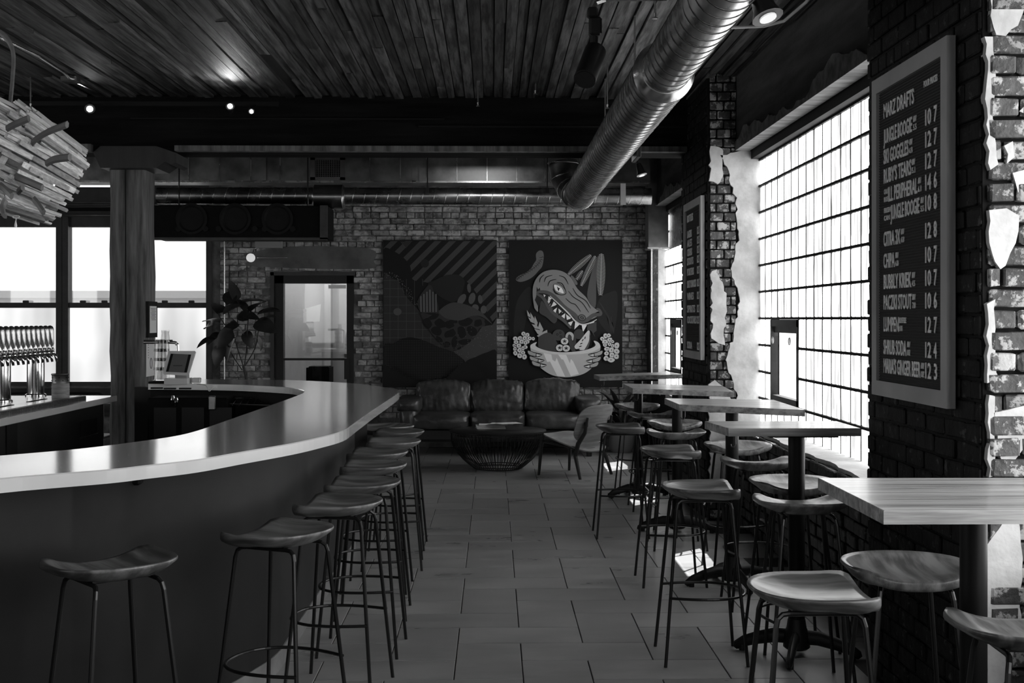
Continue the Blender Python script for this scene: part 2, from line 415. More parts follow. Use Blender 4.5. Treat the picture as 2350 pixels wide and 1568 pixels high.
for (a, b_) in ((PN1, PF0), (PF1, W2E+.1)):
    e = ragged(a, b_, .045, .035, q); vs = []; fs = []
    for (y, o) in e: vs += [(XI-.012, y, 2.855), (XI-.012, y, 2.93+o*1.3+.05*math.sin(y*3)), (XI+.01, y, 2.93+o*1.3+.05*math.sin(y*3)), (XI+.10, y, 2.853)]
    for i in range(len(e)-1):
        k = i*4; fs += [(k, k+1, k+5, k+4), (k+1, k+2, k+6, k+5), (k+3, k, k+4, k+7)]
    st.add(vs, fs)
st.build('broken_edge', 'concrete_light', lt)
MB().box((XI+.11, PN1, 2.79), (XG+.1, PF0, 2.862)).box((XI+.11, PF1, 2.79), (XG+.1, W2E, 2.862)).build('lintel_frame', 'black_matt', lt)
def pier(a, b_, seed, lab, revd=XG-XW):
    p = struct(MB().box((XW, a, 0), (2.14, b_, 3.6)).build('pillar', 'mortar_black'), lab)
    # face looking into the room (normal -x): run along -y
    lay(p, (XW, b_, 0), (0, -1, 0), b_-a, .02, 3.42, 'brick_black', seed=seed, bl=.205, bh=.074, proud=.004, jit=.004, cap=270)
    return p
pn = pier(PN0, PN1, 11, 'black painted brick pier carrying the near menu board')
pf = pier(PF0, PF1, 17, 'black painted brick pier carrying the far menu board')
lay(pn, (XW+.01, PN0, 0), (1, 0, 0), .4, .02, 3.42, 'brick_peeled', seed=21, bl=.2, bh=.0715, proud=.02, jit=.01, cap=200)
lay(pf, (XW+.01, PF0, 0), (1, 0, 0), XI-XW-.01, .02, 3.42, 'brick_peeled', seed=23, bl=.11, bh=.0715, proud=.015, jit=.01, cap=200, every=0)
def patch(par, pts, y, t=.012, mt='plaster', amp=.012, seed=0, nm='plaster_patch'):
    q = random.Random(seed); P = []
    n = len(pts)
    for i in range(n):
        a = Vector(pts[i]+(0,)) if len(pts[i]) == 2 else Vector(pts[i]); c = pts[(i+1) % n]; c = Vector(c+(0,))
        k = max(1, int((c-a).length/.03))
        for j in range(k):
            v = a.lerp(c, j/k); P.append((v.x+q.uniform(-amp, amp), v.y+q.uniform(-amp, amp)))
    return MB().prism(P, y-t, y+.03, frame=lambda a, z, h: (a, h, z)).build(nm, mt, par)
# plaster of the lit reveal at the far end of window 1 (ragged inner edge)
patch(pf, [(XI-.03, .72), (XI+.0, 1.0), (XI-.09, 1.25), (XI-.03, 1.42), (XI+.02, 1.7), (XI-.05, 1.95), (XI+.02, 2.2), (XI-.01, 2.5), (XI-.06, 2.66), (XI-.12, 2.82), (XI+.02, 2.86), (XG+.02, 2.86), (XG+.02, .72)], PF0-.02, seed=2)
patch(pf, [(XW+.012, 2.62), (XW+.10, 2.60), (XW+.11, 2.88), (XW+.012, 2.88)], PF0-.02, seed=3)
patch(pf, [(XW+.03, 1.42), (XW+.12, 1.35), (XW+.14, 1.72), (XW+.06, 1.95), (XW+.02, 1.9)], PF0-.02, seed=4)
patch(pf, [(XW+.012, .55), (XW+.16, .6), (XW+.17, .95), (XW+.06, 1.1), (XW+.012, 1.05)], PF0-.02, seed=5)
patch(pf, [(XW+.012, .12), (XW+.12, .3), (XW+.18, .52), (XW+.012, .52)], PF0-.02, seed=6)
def Rn(px, py): v = wy(px, py, PN0); return (v.x, v.z)
for i, pts in enumerate([
    [(2262, -20), (2300, -20), (2345, 0), (2330, 60), (2300, 90), (2275, 85)], [(2256, 85), (2272, 90), (2280, 170), (2272, 250), (2283, 380), (2262, 395), (2257, 250)],
    [(2300, 335), (2318, 330), (2320, 365), (2306, 378)], [(2262, 485), (2300, 478), (2330, 500), (2322, 560), (2300, 610), (2285, 620), (2262, 560)],
    [(2316, 400), (2352, 392), (2352, 440), (2330, 440)], [(2257, 700), (2275, 690), (2275, 850), (2285, 870), (2262, 880)],
    [(2275, 950), (2352, 930), (2352, 1010), (2320, 1060), (2290, 1060), (2280, 1000)], [(2330, 255), (2352, 240), (2352, 270)],
    [(2262, 905), (2274, 905), (2276, 1090), (2262, 1095)],
    [(2258, 1250), (2300, 1190), (2330, 1180), (2338, 1240), (2335, 1430), (2300, 1560), (2262, 1600), (2250, 1400)]]):
    patch(pn, [Rn(*p) for p in pts], PN0-.018, t=.010, seed=30+i, amp=.006)
# glass block windows
bb = MB(); bb.cbox((0, 0, 0), (.06, .1965, .190), .006); bm_ = bpy.data.meshes.new('glass_block'); bm_.from_pydata(bb.v, [], bb.f); bm_.materials.append(M['block_glass'])
hb = MB()
def block_window(nm, y_far, n, hopper, lab, y_near):
    """hopper: list of column offsets where a small hinged window sits"""
    h = .2032; b = MB(); e = y_far
    for h0 in hopper:
        ya, yb_ = y_far-h*(2+h0), y_far-h*(6+h0)
        b.box((XG+.035, ya, .74), (XG+.05, e, 2.88)).box((XG+.035, yb_, 1.56), (XG+.05, ya, 2.88)).box((XG+.035, yb_, .74), (XG+.05, ya, .95)); e = yb_
    if e > y_near: b.box((XG+.035, y_near, .74), (XG+.05, e, 2.88))
    w = struct(b.build(nm, 'black_matt'), lab)
    inh = lambda c: any(2+h0 <= c <= 5+h0 for h0 in hopper)
    for r in range(10):
        z = 2.783-h*(r+.5)
        for c in range(n):
            if inh(c) and 6 <= r <= 8: continue
            if y_far-h*(c+1) < y_near-.01: continue
            inst('glass_block', bm_, w, (XG+.02, y_far-h*(c+.5), z))
    m = MB()
    for c in range(1, n):
        yy = y_far-h*c
        if yy < y_near: continue
        segs = [(.75, 2.78)] if not any(2+h0 < c < 6+h0 for h0 in hopper) else [(.75, .95), (1.56, 2.78)]
        for z0, z1 in segs: m.box((XG-.0125, yy-.0026, z0), (XG+.04, yy+.0026, z1))
    for r in range(11):
        z = 2.783-h*r; segs = []; e = y_far
        if 7 <= r <= 8:
            for h0 in hopper: segs.append((y_far-h*(2+h0), e)); e = y_far-h*(6+h0)
        if e > y_near: segs.append((y_near, e))
        for a, c in segs: m.box((XG-.022, a, z-.008), (XG+.05, c, z+.008))
    m.build('mortar_joint', 'black_matt', w)
    for h0 in hopper:
        f = MB(); y0, y1, z0, z1 = y_far-h*(6+h0)+.01, y_far-h*(2+h0)-.01, .965, 1.555; y0 = max(y0, y_near)
        for a, c in (((XG-.02, y0, z0), (XG+.03, y0+.012, z1)), ((XG-.02, y1-.035, z0), (XG+.03, y1, z1)), ((XG-.02, y0, z0), (XG+.03, y1, z0+.04)), ((XG-.02, y0, z1-.05), (XG+.03, y1, z1))): f.box(a, c)
        fo = f.build('hopper_frame', 'win_frame', w)
        MB().box((XG+.0, y0+.01, z1-.095), (XG+.012, y1-.03, z1-.05)).build('top_rail', 'win_frame', fo)
        MB().box((XG+.008, y0+.01, z0+.03), (XG+.011, y1-.03, z1-.12)).build('hopper_pane', 'clear_glass', w)
        for yy in (y0+.16, y1-.12):
            MB().tube([(XG-.03, yy+.022*math.cos(t*PI/6), z1-.15+.022*math.sin(t*PI/6)) for t in range(12)], .005, 6, closed=True).build('ring_pull', 'white_plastic', w)
    return w
block_window('window_1', PF0-.005, 20, [0], 'glass block window between the two black piers', PN1)
block_window('window_2', W2E, 19, [0, 12], 'far glass block window next to the back wall', PF1)
w3 = MB().box((XG+.03, .1, .75), (XG+.05, PN0, 2.8)).build('window_3', 'near_glass'); struct(w3)
struct(MB().box((XG+.05, -4, .7), (2.14, .1, 2.9)).build('wall_right_end', 'plaster_wall'))
# stub of wall and lit reveal at the far end of window 2
stb = struct(MB().box((wx(1508, 732, 1.9).x, W2E-.02, 0), (2.14, YB, 3.5)).build('wall_stub', 'plaster'), 'bright plastered window reveal in the far corner')
MB().box((wy(1497, 732, W2E).x-.02, W2E-.06, 0), (wy(1509, 732, W2E).x, YB, 3.2)).build('dark_edge', 'brick_sill', stb)
tag(MB().tube([wy(1495, 905, W2E-.1), wy(1495, 560, W2E-.1)], .012, 8).build('corner_pipe', 'steel_brushed'), 'thin upright pipe in the far corner beside the dark wall edge', 'pipe')
# left double hung windows
def hung(nm, p0, p1, lab):
    a, c = Xb(p0), Xb(p1); f = MB()
    def bar(x0, x1, z0, z1, y0=YB+.02, y1=YB+.12): f.box((x0, y0, z0), (x1, y1, z1))
    zt, zm0, zm1, zb = Zb(522), Zb(695), Zb(707), Zb(876)
    bar(a-.07, a, wz0, zt+.12, YB-.03); bar(c, c+.07, wz0, zt+.12, YB-.03); bar(a-.07, c+.07, zt, Zb(500)); bar(a-.07, c+.07, wz0, zb)
    w = struct(f.build(nm, 'win_frame'), lab)
    f = MB(); f.box((a, YB-.01, zm1), (c, YB+.09, zm0)); f.build('meeting_rail', 'win_frame', w)
    MB().box((a, YB+.06, zm0), (c, YB+.065, zt)).build('upper_pane', 'clear_glass', w)
    MB().box((a, YB+.04, zb), (c, YB+.05, zm1)).build('lower_pane', 'frost_glass', w)
    for t in (.3, .75): MB().cbox((a+(c-a)*t, YB-.01, zm0+.012), (.07, .03, .03), .006).build('sash_lock', 'win_frame', w)
    return w
hung('window_4', -150, 130, 'dark framed window behind the beer taps'); hung('window_5', 158, 268, 'dark framed window just left of the timber post')
hung('window_6', 338, 474, 'dark framed window right of the timber post')
b = MB().box((xw0, YB+.0, Zb(500)), (xw1, YB+.12, Zb(486)))
b.box((xw0, YB+.0, Zb(478)), (xw1, YB+.12, Zb(431))); tr = struct(b.build('trim_3', 'win_frame'), 'dark rail boards above the left windows')
MB().box((Xb(262), YB-.0, Zb(432)), (xw1, YB+.04, wz1+.02)).build('transom_board', 'win_frame', tr)
MB().box((xw0, YB+.02, Zb(430)), (xw1, YB+.03, wz1)).build('transom_pane', 'transom_light', tr)
MB().box((xw0, YB+.1, Zb(486)), (xw1, YB+.12, Zb(476))).build('shade_board', 'black_matt', tr)
MB().tube([(xw0, YB-.15, Zb(474)), (xw1, YB-.15, Zb(474))], .028, 10).build('curtain_pipe', 'win_frame', tr)
MB().tube([(xw0, YB-.15, Zb(496)), (xw1, YB-.15, Zb(496))], .014, 8).build('curtain_pipe', 'win_frame', tr)
# parapet across the street seen through the upper panes
tag(MB().box((-14, 24, -1), (0, 25, 1.56+(732-668)/F*24)).box((-14, 23.9, 1.56+(732-668)/F*24-.14), (0, 25, 1.56+(732-668)/F*24)).build('parapet', 'grey_plastic'), 'low pale building roofline outside the left windows', 'building')
# door with glass, vestibule behind
dr = struct(MB().box((Xb(631), YB-.02, 0), (Xb(651), YB+.1, dz1)).box((Xb(796), YB-.02, 0), (Xb(812), YB+.1, dz1)).box((Xb(631), YB-.02, Zb(651)), (Xb(812), YB+.1, dz1)).build('door_1', 'door_black'), 'black framed glass door in the brick wall')
MB().box((Xb(651), YB-.01, Zb(827)), (Xb(796), YB+.05, Zb(822))).build('cross_bar', 'door_black', dr)
MB().box((Xb(651), YB+.03, 0), (Xb(796), YB+.035, Zb(651))).build('door_pane', 'door_glass', dr)
MB().box((Xb(651), YB-.01, 0), (Xb(796), YB+.06, .25)).build('kick_plate', 'door_black', dr)
MB().box((Xb(791), YB-.05, Zb(870)), (Xb(802), YB, Zb(822))).build('door_handle', 'door_black', dr)
MB().box((Xb(752), YB+.06, Zb(662)), (Xb(792), YB+.12, Zb(654))).build('door_closer', 'black_matt', dr)
MB().box((Xb(622), YB-.05, 0), (Xb(630), YB+.02, Zb(625))).box((Xb(622), YB-.05, Zb(633)), (Xb(815), YB+.02, Zb(625))).build('door_casing', 'win_frame', dr)
v = MB(); a, c = Xb(560), Xb(900)
v.box((a, YB+1.7, 0), (c, YB+1.75, 3)).box((a-.05, YB+.3, 0), (a, YB+1.7, 3)).box((c, YB+.3, 0), (c+.05, YB+1.7, 3)).box((a, YB+.3, 2.9), (c, YB+1.75, 3))
v.box((Xb(706), YB+1.5, 0), (Xb(722), YB+1.7, 2.9)).box((Xb(750), YB+1.2, 1.1), (c, YB+1.69, 2.9))
struct(v.build('wall_vestibule', 'vestibule'))
tag(MB().prism([(Xb(655), Zb(708)), (Xb(700), Zb(695)), (Xb(697), Zb(738)), (Xb(655), Zb(742))], YB+1.4, YB+1.42, frame=lambda a, z, h: (a, h, z)).build('hanging_sign', 'white_plastic'), 'small pale sign seen through the door glass', 'sign')
tag(MB().box((Xb(694), YB+.3, Zb(900)), (Xb(748), YB+.7, Zb(846))).box((Xb(700), YB+.3, Zb(846)), (Xb(746), YB+.6, Zb(843))).build('cash_box', 'black_matt'), 'black box standing behind the lower door glass', 'box')
al = bpy.data.lights.new('vestibule_light', 'AREA'); al.energy = 50; al.size = 1.1; ao = bpy.data.objects.new('vestibule_light', al); C.objects.link(ao); ao.location = ((a+c)/2, YB+.9, 2.85)
# outside ground for daylight bounce not needed: street ground
struct(MB().box((-16, 17.2, -1.2), (14, 40, -1)).box((2.14, -6, -1.2), (30, 17.2, -1)).build('street', 'pavement'))
# ------------------------------------------------------------------ timber post, beam, corbel
YP = 10.62
xa, xb = wy(250, 732, YP).x, wy(333, 732, YP).x
pb = MB(); n = 14
rg = random.Random(3); vs = []; fs = []
for i in range(n+1):
    z = 3.0*i/n; j = lambda: rg.uniform(-.008, .008)
    vs += [(xa+.02+j(), YP+j(), z), (xb-.03+j(), YP+j(), z), (xb+j(), YP+.03+j(), z), (xb+j(), YP+.31, z), (xa+j(), YP+.31, z), (xa+j(), YP+.03+j(), z)]
for i in range(n):
    for k in range(6): fs.append((i*6+k, i*6+(k+1) % 6, (i+1)*6+(k+1) % 6, (i+1)*6+k))
pb.add(vs, fs); po = struct(pb.build('column', 'post_wood'), 'rough timber post rising behind the bar')
pk = MB(); pk.box((xa+.14, YP-.012, .2), (xa+.146, YP+.01, 2.9)); pk.build('drying_crack', 'black_matt', po)
YM = 10.5
def Zm(py): return wy(1175, py, YM).z
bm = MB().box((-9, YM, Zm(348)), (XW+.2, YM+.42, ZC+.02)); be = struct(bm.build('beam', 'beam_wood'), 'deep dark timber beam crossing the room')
MB().box((wy(405, 0, YM).x, YM-.07, Zm(350)), (XW-.02, YM+.02, Zm(338))).box((-5.5, YM-.07, Zm(352)), (wy(214, 0, YM).x, YM+.02, Zm(335))).build('ledger_strip', 'post_wood', be)
MB().box((wy(300, 0, YM).x, YM-.02, Zm(276)), (wy(1020, 0, YM).x, YM+.01, Zm(273))).box((wy(960, 0, YM).x, YM-.03, Zm(294)), (XW-.02, YM+.01, Zm(290))).build('beam_crack', 'black_matt', be)
a = [(405, 378), (388, 388), (365, 372), (350, 336), (380, 336), (408, 350)]
MB().prism([(wy(x, y, YM).x, wy(x, y, YM).z) for x, y in [(232, 336), (360, 336), (406, 352), (405, 374), (395, 379), (380, 372), (360, 386), (232, 386), (215, 350)]], YM-.02, YM+.40, frame=lambda a, z, h: (a, h, z)).build('corbel', 'dark_wood', be)
# flat far beam against the ceiling over the ducts
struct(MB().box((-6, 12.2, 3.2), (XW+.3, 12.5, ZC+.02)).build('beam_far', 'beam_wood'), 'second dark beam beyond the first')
# ------------------------------------------------------------------ bar
ZT = 1.07; TT = .046
outer = [(-260, 1131), (0, 1098), (245, 1078), (336, 1068), (450, 1055), (558, 1036.6), (667, 1018), (732, 1004), (788, 988.5), (819, 968), (860, 939), (895, 916), (913, 903)]
outer = [wz(x, y, ZT).xy for x, y in outer]
back = [wz(x, y, ZT).xy for x, y in [(916, 897), (905, 891.5), (884, 889), (840, 883), (797, 879), (695, 873.4), (600, 871.5), (493, 870.6), (355, 869.8)]]
inner = [wz(x, y, ZT).xy for x, y in [(340, 880.5), (463, 881.5), (558, 883.6), (652, 888.6), (680, 891.8), (696, 896), (698, 899), (691, 904), (652, 919), (560, 951), (500, 972), (450, 989), (400, 1001), (319, 1013), (181, 1030), (0, 1045.7), (-260, 1067)]]
def sm(p, k=4): return [v.xy for v in cat_rom([(a.x, a.y, 0) for a in p], k, False)]
O, I = sm(outer+back, 5), sm(inner, 4)
bar = thing('bar_counter', 'long curved bar counter with a thick white top and dark curved front', 'bar counter', (-.9, 6.5, 0))
poly = O+I
b = MB(); n = len(poly); bev = .004
def inset(P, d):
    out = []; m = len(P)
    for i in range(m):
        a, c, e = P[i-1], P[i], P[(i+1) % m]
        t1 = (c-a).normalized(); t2 = (e-c).normalized(); nn = Vector((-(t1+t2).y, (t1+t2).x)).normalized(); out.append(c+nn*d)
    return out
area = sum(poly[i-1].x*poly[i].y-poly[i].x*poly[i-1].y for i in range(n))
sg = 1 if area > 0 else -1
ins = inset(poly, bev*sg)
rings = [[(p.x, p.y, ZT-TT) for p in poly], [(p.x, p.y, ZT-bev) for p in poly], [(p.x, p.y, ZT) for p in ins]]
vs = sum(rings, []); fs = [tuple(range(n))[::-1], tuple(range(2*n, 3*n))]
for r in (0, 1):
    for i in range(n): j = (i+1) % n; fs.append((r*n+i, r*n+j, (r+1)*n+j, (r+1)*n+i))
if sg < 0: fs = [f[::-1] for f in fs]
b.add(vs, fs).build('countertop', 'solid_white', bar)
# body front follows the outer edge 0.3 m back
def offset(P, d):
    out = []
    for i in range(len(P)):
        a, c = P[max(0, i-1)], P[min(len(P)-1, i+1)]; t = (c-a).normalized(); out.append(P[i]+Vector((-t.y, t.x))*d)
    return out
Of = sm(outer+back, 5)
body = offset(Of, .30)
# drop points that fold at the corner
body = [p for i, p in enumerate(body) if p.x < -.925 or p.y < 8.3]
body = [p for p in body if p.x < -.915]
def wall_strip(P, th, z0, z1):
    Q = offset(P, th); n = len(P); vs = [(p.x, p.y, z0) for p in P]+[(p.x, p.y, z1) for p in P]+[(p.x, p.y, z0) for p in Q]+[(p.x, p.y, z1) for p in Q]; fs = []
    for i in range(n-1): fs += [(i, i+1, n+i+1, n+i), (2*n+i+1, 2*n+i, 3*n+i, 3*n+i+1), (n+i, n+i+1, 3*n+i+1, 3*n+i)]
    fs += [(0, n, 3*n, 2*n), (n-1, 3*n-1, 4*n-1, 2*n-1)]
    return MB().add(vs, fs)
wall_strip(body, .1, .085, ZT-TT).build('front_panel', 'bar_front', bar, smooth='auto')
wall_strip(offset(body, -.006), .1, 0, .085).build('plinth', 'pale_stone', bar)
wall_strip(offset([p for p in I], .04)[::1], .03, .1, ZT-TT).build('inner_panel', 'black_matt', bar)
h = wz(245, 1118, .99); MB().cbox((h.x-.02, h.y+.28, .98), (.12, .05, .04), .008).build('bag_hook', 'black_matt', bar)
# ------------------------------------------------------------------ stools
def seat_mesh():
    nt, nr = 48, 9; vs = []; fs = []
    def outl(t):
        c, s_ = math.cos(t), math.sin(t)
        if c < 0: a, bb, e = .178, .20, 2.15
        else: a, bb, e = .165, .20, 5.5
        r = (abs(c/a)**e+abs(s_/bb)**e)**(-1/e); return r*c, r*s_
    def rim(t):
        c, s_ = math.cos(t), math.sin(t); x, y = outl(t)
        front = max(0, min(1, (x-.05)/.10)); mid = max(0, 1-(abs(y)/.165)**2.6) if abs(y) < .165 else 0
        front = front*front*(3-2*front)
        back = max(0, -c)**1.5
        return .004-.030*mid*front+.002*back+.005*front*(1-mid)
    top = []; bot = []
    for k in range(nt):
        t = 2*PI*k/nt; x, y = outl(t); hh = rim(t); fr = max(0, min(1, (x-.06)/.08))
        th = .013+.020*fr
        for j in range(1, nr+1):
            p = j/nr; q = p*.985
            # dished top
            top.append((x*q, y*q, .79+(-.030+(hh+.030)*p**2.3)))
            bot.append((x*q, y*q, .79+(-.056+(hh-th+.056)*p**(3.4+2*fr))))
    vs = top+bot; m = nt*nr
    vs += [(0, 0, .76), (0, 0, .734)]; ct, cb = 2*m, 2*m+1
    for k in range(nt): # rim ring
        t = 2*PI*k/nt; x, y = outl(t); hh = rim(t); fr = max(0, min(1, (x-.06)/.08)); th = .013+.020*fr
        vs += [(x, y, .79+hh-th*.28), (x, y, .79+hh-th*.72)]
    e0 = 2*m+2
    for k in range(nt):
        l = (k+1) % nt; fs.append((ct, k*nr, l*nr)); fs.append((cb, m+l*nr, m+k*nr))
        for j in range(nr-1):
            fs.append((k*nr+j, k*nr+j+1, l*nr+j+1, l*nr+j)); fs.append((m+k*nr+j, m+l*nr+j, m+l*nr+j+1, m+k*nr+j+1))
        a, c = k*nr+nr-1, l*nr+nr-1
        fs += [(a, e0+2*k, e0+2*l, c), (e0+2*k, e0+2*k+1, e0+2*l+1, e0+2*l), (e0+2*k+1, m+a, m+c, e0+2*l+1)]
    return MB().add(vs, fs)
def make_stool():
    t = thing('bar_stool', '', 'stool')
    seat_mesh().build('seat', 'seat_wood', t, smooth=True)
    for sy in (-1, 1):
        MB().tube([(-.085, sy*.10, .735), (.085, sy*.10, .735)], .0075, 8).build('seat_rail', 'black_steel', t)
        for sx in (-1, 1):
            p = [(sx*.085, sy*.10, .735), (sx*.105, sy*.103, .733), (sx*.119, sy*.108, .722), (sx*.125, sy*.112, .70)]
            MB().tube(p+[(sx*.185, sy*.178, 0)], .0078, 8).build('leg', 'black_steel', t)
    for sx in (-1, 1): MB().tube([(sx*.07, -.10, .742), (sx*.07, .10, .742)], .006, 6).build('cross_brace', 'black_steel', t)
    pts = [(-.163, .155, .305), (-.08, .178, .305), (0, .187, .305), (.08, .178, .305), (.145, .14, .305), (.185, .085, .305), (.20, 0, .305)]
    pts = pts+[(x, -y, z) for x, y, z in pts[-2::-1]]
    MB().tube(cat_rom(pts, 3, False), .0065, 8).build('foot_ring', 'black_steel', t)
    return t
st0 = make_stool(); first = [True]
def stool(x, y, d, label, group):
    rz = math.atan2(d[1], d[0])
    if first[0]:
        first[0] = False; st0.location = (x, y, 0); st0.rotation_euler = (0, 0, rz); st0['label'] = label; st0['group'] = group; return st0
    return dup(st0, (x, y, 0), rz, label, group)
GB = 'tractor seat stools along the bar'; GT = 'tractor seat stools at the high tables'
def pz(px, py, Z=.79): return wz(px, py, Z).xy
bs = [((-1.21, 3.985), (-.65, .76), 'wooden tractor seat stool at the near curve of the bar, the nearest bar stool'),
      ((-.77, 4.56), (-.91, .41), 'second bar stool from the near end, where the bar front curves away'),
      ((-.645, 5.26), (-.985, .17), 'third bar stool from the near end, half under the white counter edge'),
      (pz(832, 1106), (-1, .05), 'fourth bar stool from the near end, overlapped by the third'),
      (pz(856, 1066), (-1, .0), 'fifth bar stool from the near end of the row'),
      (pz(866, 1037), (-1, .04), 'sixth bar stool from the near end of the row'),
      (pz(901, 1012), (-1, -.05), 'seventh bar stool, third from the far end of the row'),
      (pz(914, 990), (-1, 0), 'eighth bar stool, second from the far end of the row'),
      (pz(890, 977), (-.75, -.6), 'farthest bar stool, tucked under the tip of the white counter')]
for (p, d, l) in bs: stool(p[0], p[1], d, l, GB)
ts = [(pz(1860, 1346), (1, 0), 'large near stool on the aisle side of the nearest high table'),
      (pz(2078, 1291), (-.06, -1), 'near stool beyond the nearest table, its straight front edge facing us'),
      (pz(2376, 1432), (.05, 1), 'stool cut off by the lower right frame edge, near side of the nearest table'),
      (pz(1607, 1115), (1, 0), 'aisle stool of the second nearest table, standing clear with its foot ring in view'),
      (pz(1815, 1101), (.05, -1), 'sunlit stool between the second nearest table and the near menu board pier'),
      (pz(1843, 1147), (.02, 1), 'stool with its rounded back towards us in front of the second nearest table post'),
      (pz(1538, 1030), (1, .02), 'aisle stool of the middle high table'),
      (pz(1690, 1018), (.02, -1), 'bright seated stool on the far side of the middle table'),
      (pz(1742, 1056), (.03, 1), 'sunlit curved seat stool on the near side of the middle table'),
      (pz(1424, 977), (1, 0), 'aisle stool of the fourth table, beside the plywood lounge chair'),
      (pz(1546, 967), (.02, -1), 'stool on the far side of the fourth table from us'),
      (pz(1553, 990), (.0, 1), 'stool with its back to us on the near side of the fourth table'),
      (pz(1461, 928), (.0, -1), 'stool on the far side of the farthest table, in front of the leafy plant'),
      (pz(1497, 947), (.0, 1), 'shadowed stool on the near side of the farthest table')]
for (p, d, l) in ts: stool(p[0], p[1], d, l, GT)
# ------------------------------------------------------------------ high tables
def table(c4, base_px, turn, label, Z=1.07):
    """c4: far-left, near-left, near-right, far-right (x, y) corners"""
    cx = sum(p[0] for p in c4)/4; cy = sum(p[1] for p in c4)/4
    bx, by = base_px
    t = thing('high_table', label, 'table', (bx, by, 0), 0, 'high tables along the window wall')
    n = 6; fl_, nl, nr_, fr_ = [Vector(p) for p in c4]
    for i in range(n):
        a0, a1 = nl.lerp(fl_, i/n), nl.lerp(fl_, (i+1)/n); b0, b1 = nr_.lerp(fr_, i/n), nr_.lerp(fr_, (i+1)/n)
        g = .0006; d = (fl_-nl).normalized()*g
        P = [a0+d, b0+d, b1-d, a1-d]; e = .0015; ctr = sum(P, Vector((0, 0)))/4
        Q = [p+(ctr-p).normalized()*e*1.4 for p in P]
        vs = [(p.x, p.y, Z-.036) for p in P]+[(p.x, p.y, Z-e) for p in P]+[(p.x, p.y, Z) for p in Q]
        fs = [(3, 2, 1, 0), (8, 9, 10, 11)]+[(r*4+k, r*4+(k+1) % 4, r*4+4+(k+1) % 4, r*4+4+k) for r in (0, 1) for k in range(4)]
        MB().add(vs, fs).build('top_board', 'table_wood', t)
    MB().lathe([(.038, .06), (.038, Z-.05)], (bx, by, 0), 24).build('post', 'post_steel', t, smooth='auto')
    MB().prism([(bx+.22*math.cos(q)*(1 if abs(math.cos(q)) > .5 else 1), by+.2*math.sin(q)) for q in [PI/4+PI/2*k for k in range(4)]], Z-.048, Z-.036).build('top_plate', 'black_matt', t)
    MB().lathe([(.05, .03), (.062, .04), (.058, .10), (.046, .13), (.04, .17)], (bx, by, 0), 20).build('hub', 'iron', t, smooth='auto')
    for k in range(4):
        q = turn+PI/2*k; dx, dy = math.cos(q), math.sin(q)
        pts = [(bx+dx*r, by+dy*r, z) for r, z in ((.03, .085), (.10, .085), (.18, .066), (.24, .046), (.275, .024), (.285, .012))]
        MB().tube(pts, [.034, .034, .030, .026, .022, .012], 10, flat=.62).lathe([(.016, .0), (.016, .03)], (bx+dx*.25, by+dy*.25, 0), 10).build('base_arm', 'iron', t, smooth='auto')
    hx, hy = nl.x+.04, nl.y+.05
    if not label.startswith('nearest'): MB().tube([(hx, hy, Z-.036), (hx, hy, Z-.075), (hx-.006, hy, Z-.088), (hx-.018, hy, Z-.086), (hx-.021, hy, Z-.076)], .0035, 6).build('bag_hook', 'black_steel', t)
    return t
def P2w(x, y, Z=1.07): v = wz(x, y, Z); return (v.x, v.y)
fl5, nl5 = P2w(1877, 1097), P2w(2028, 1172)
def postxy(px, Y): v = wy(px, 732, Y); return (v.x, Y)
c5 = [fl5, nl5, (nl5[0]+.72, nl5[1]), (fl5[0]+.72, fl5[1]-.01)]
table(c5, postxy(2234, 3.52), .1, 'nearest high table, pale wooden top cut by the right frame edge')
a, c = P2w(1617.5, 967), P2w(1672, 983.5); table([a, c, (XW-.01, c[1]+.0), (XW-.01, a[1])], postxy(1828, 5.74), -.35, 'second nearest high table, against the pier with the near menu board')
a, c = P2w(1525, 914.4), P2w(1558.5, 928.5); r_ = P2w(1848, 941); table([a, c, r_, (r_[0]+.02, a[1]-.15)], postxy(1680, 7.25), .2, 'middle high table, its wooden top glowing in front of the small open window')
a, c = P2w(1429.8, 880.3), P2w(1452.6, 891.8); r_ = P2w(1685, 899.5); table([a, c, r_, (r_[0]+.06, a[1]-.35)], postxy(1554, 9.05), -.2, 'fourth high table from us, in front of the far pier')
a, c = P2w(1363, 859.6), P2w(1376, 864.4); r_ = P2w(1568, 855.5, 1.085); table([a, c, r_, (r_[0]-.05, r_[1]+.5)], postxy(1465, 10.85), .3, 'farthest high table, in front of the crocodile painting')
# small hooks under the near left corners
for (x, y, l) in ((1380, 880, 'farthest'), (1556, 948, 'middle'), (1664, 1018, 'second nearest')):
    pass
# ------------------------------------------------------------------ coffee table
cc = wz(1142.5, 987.5, .40); ct_ = thing('coffee_table', 'round black coffee table with a wire basket base', 'coffee table', (cc.x, cc.y, 0))
MB().lathe([(.50, .385), (.505, .39), (.505, .40), (.50, .404)], (cc.x, cc.y, 0), 64).build('table_top', 'black_steel', ct_, smooth='auto')
wm = MB(); prof = [(.485, .385), (.488, .34), (.485, .29), (.462, .235), (.42, .17), (.36, .10), (.29, .04), (.245, .008)]
wm.tube([(r, 0, z) for r, z in prof], .0042, 5); me = bpy.data.meshes.new('wire'); me.from_pydata(wm.v, [], wm.f); me.materials.append(M['black_steel'])
for k in range(72): inst('wire', me, ct_, (0, 0, 0), (0, 0, 2*PI*k/72))
for r, z in ((.245, .008), (.27, .03), (.47, .36)):
    MB().tube([(cc.x+r*math.cos(2*PI*k/48), cc.y+r*math.sin(2*PI*k/48), z) for k in range(48)], .005, 6, closed=True).build('hoop', 'black_steel', ct_)
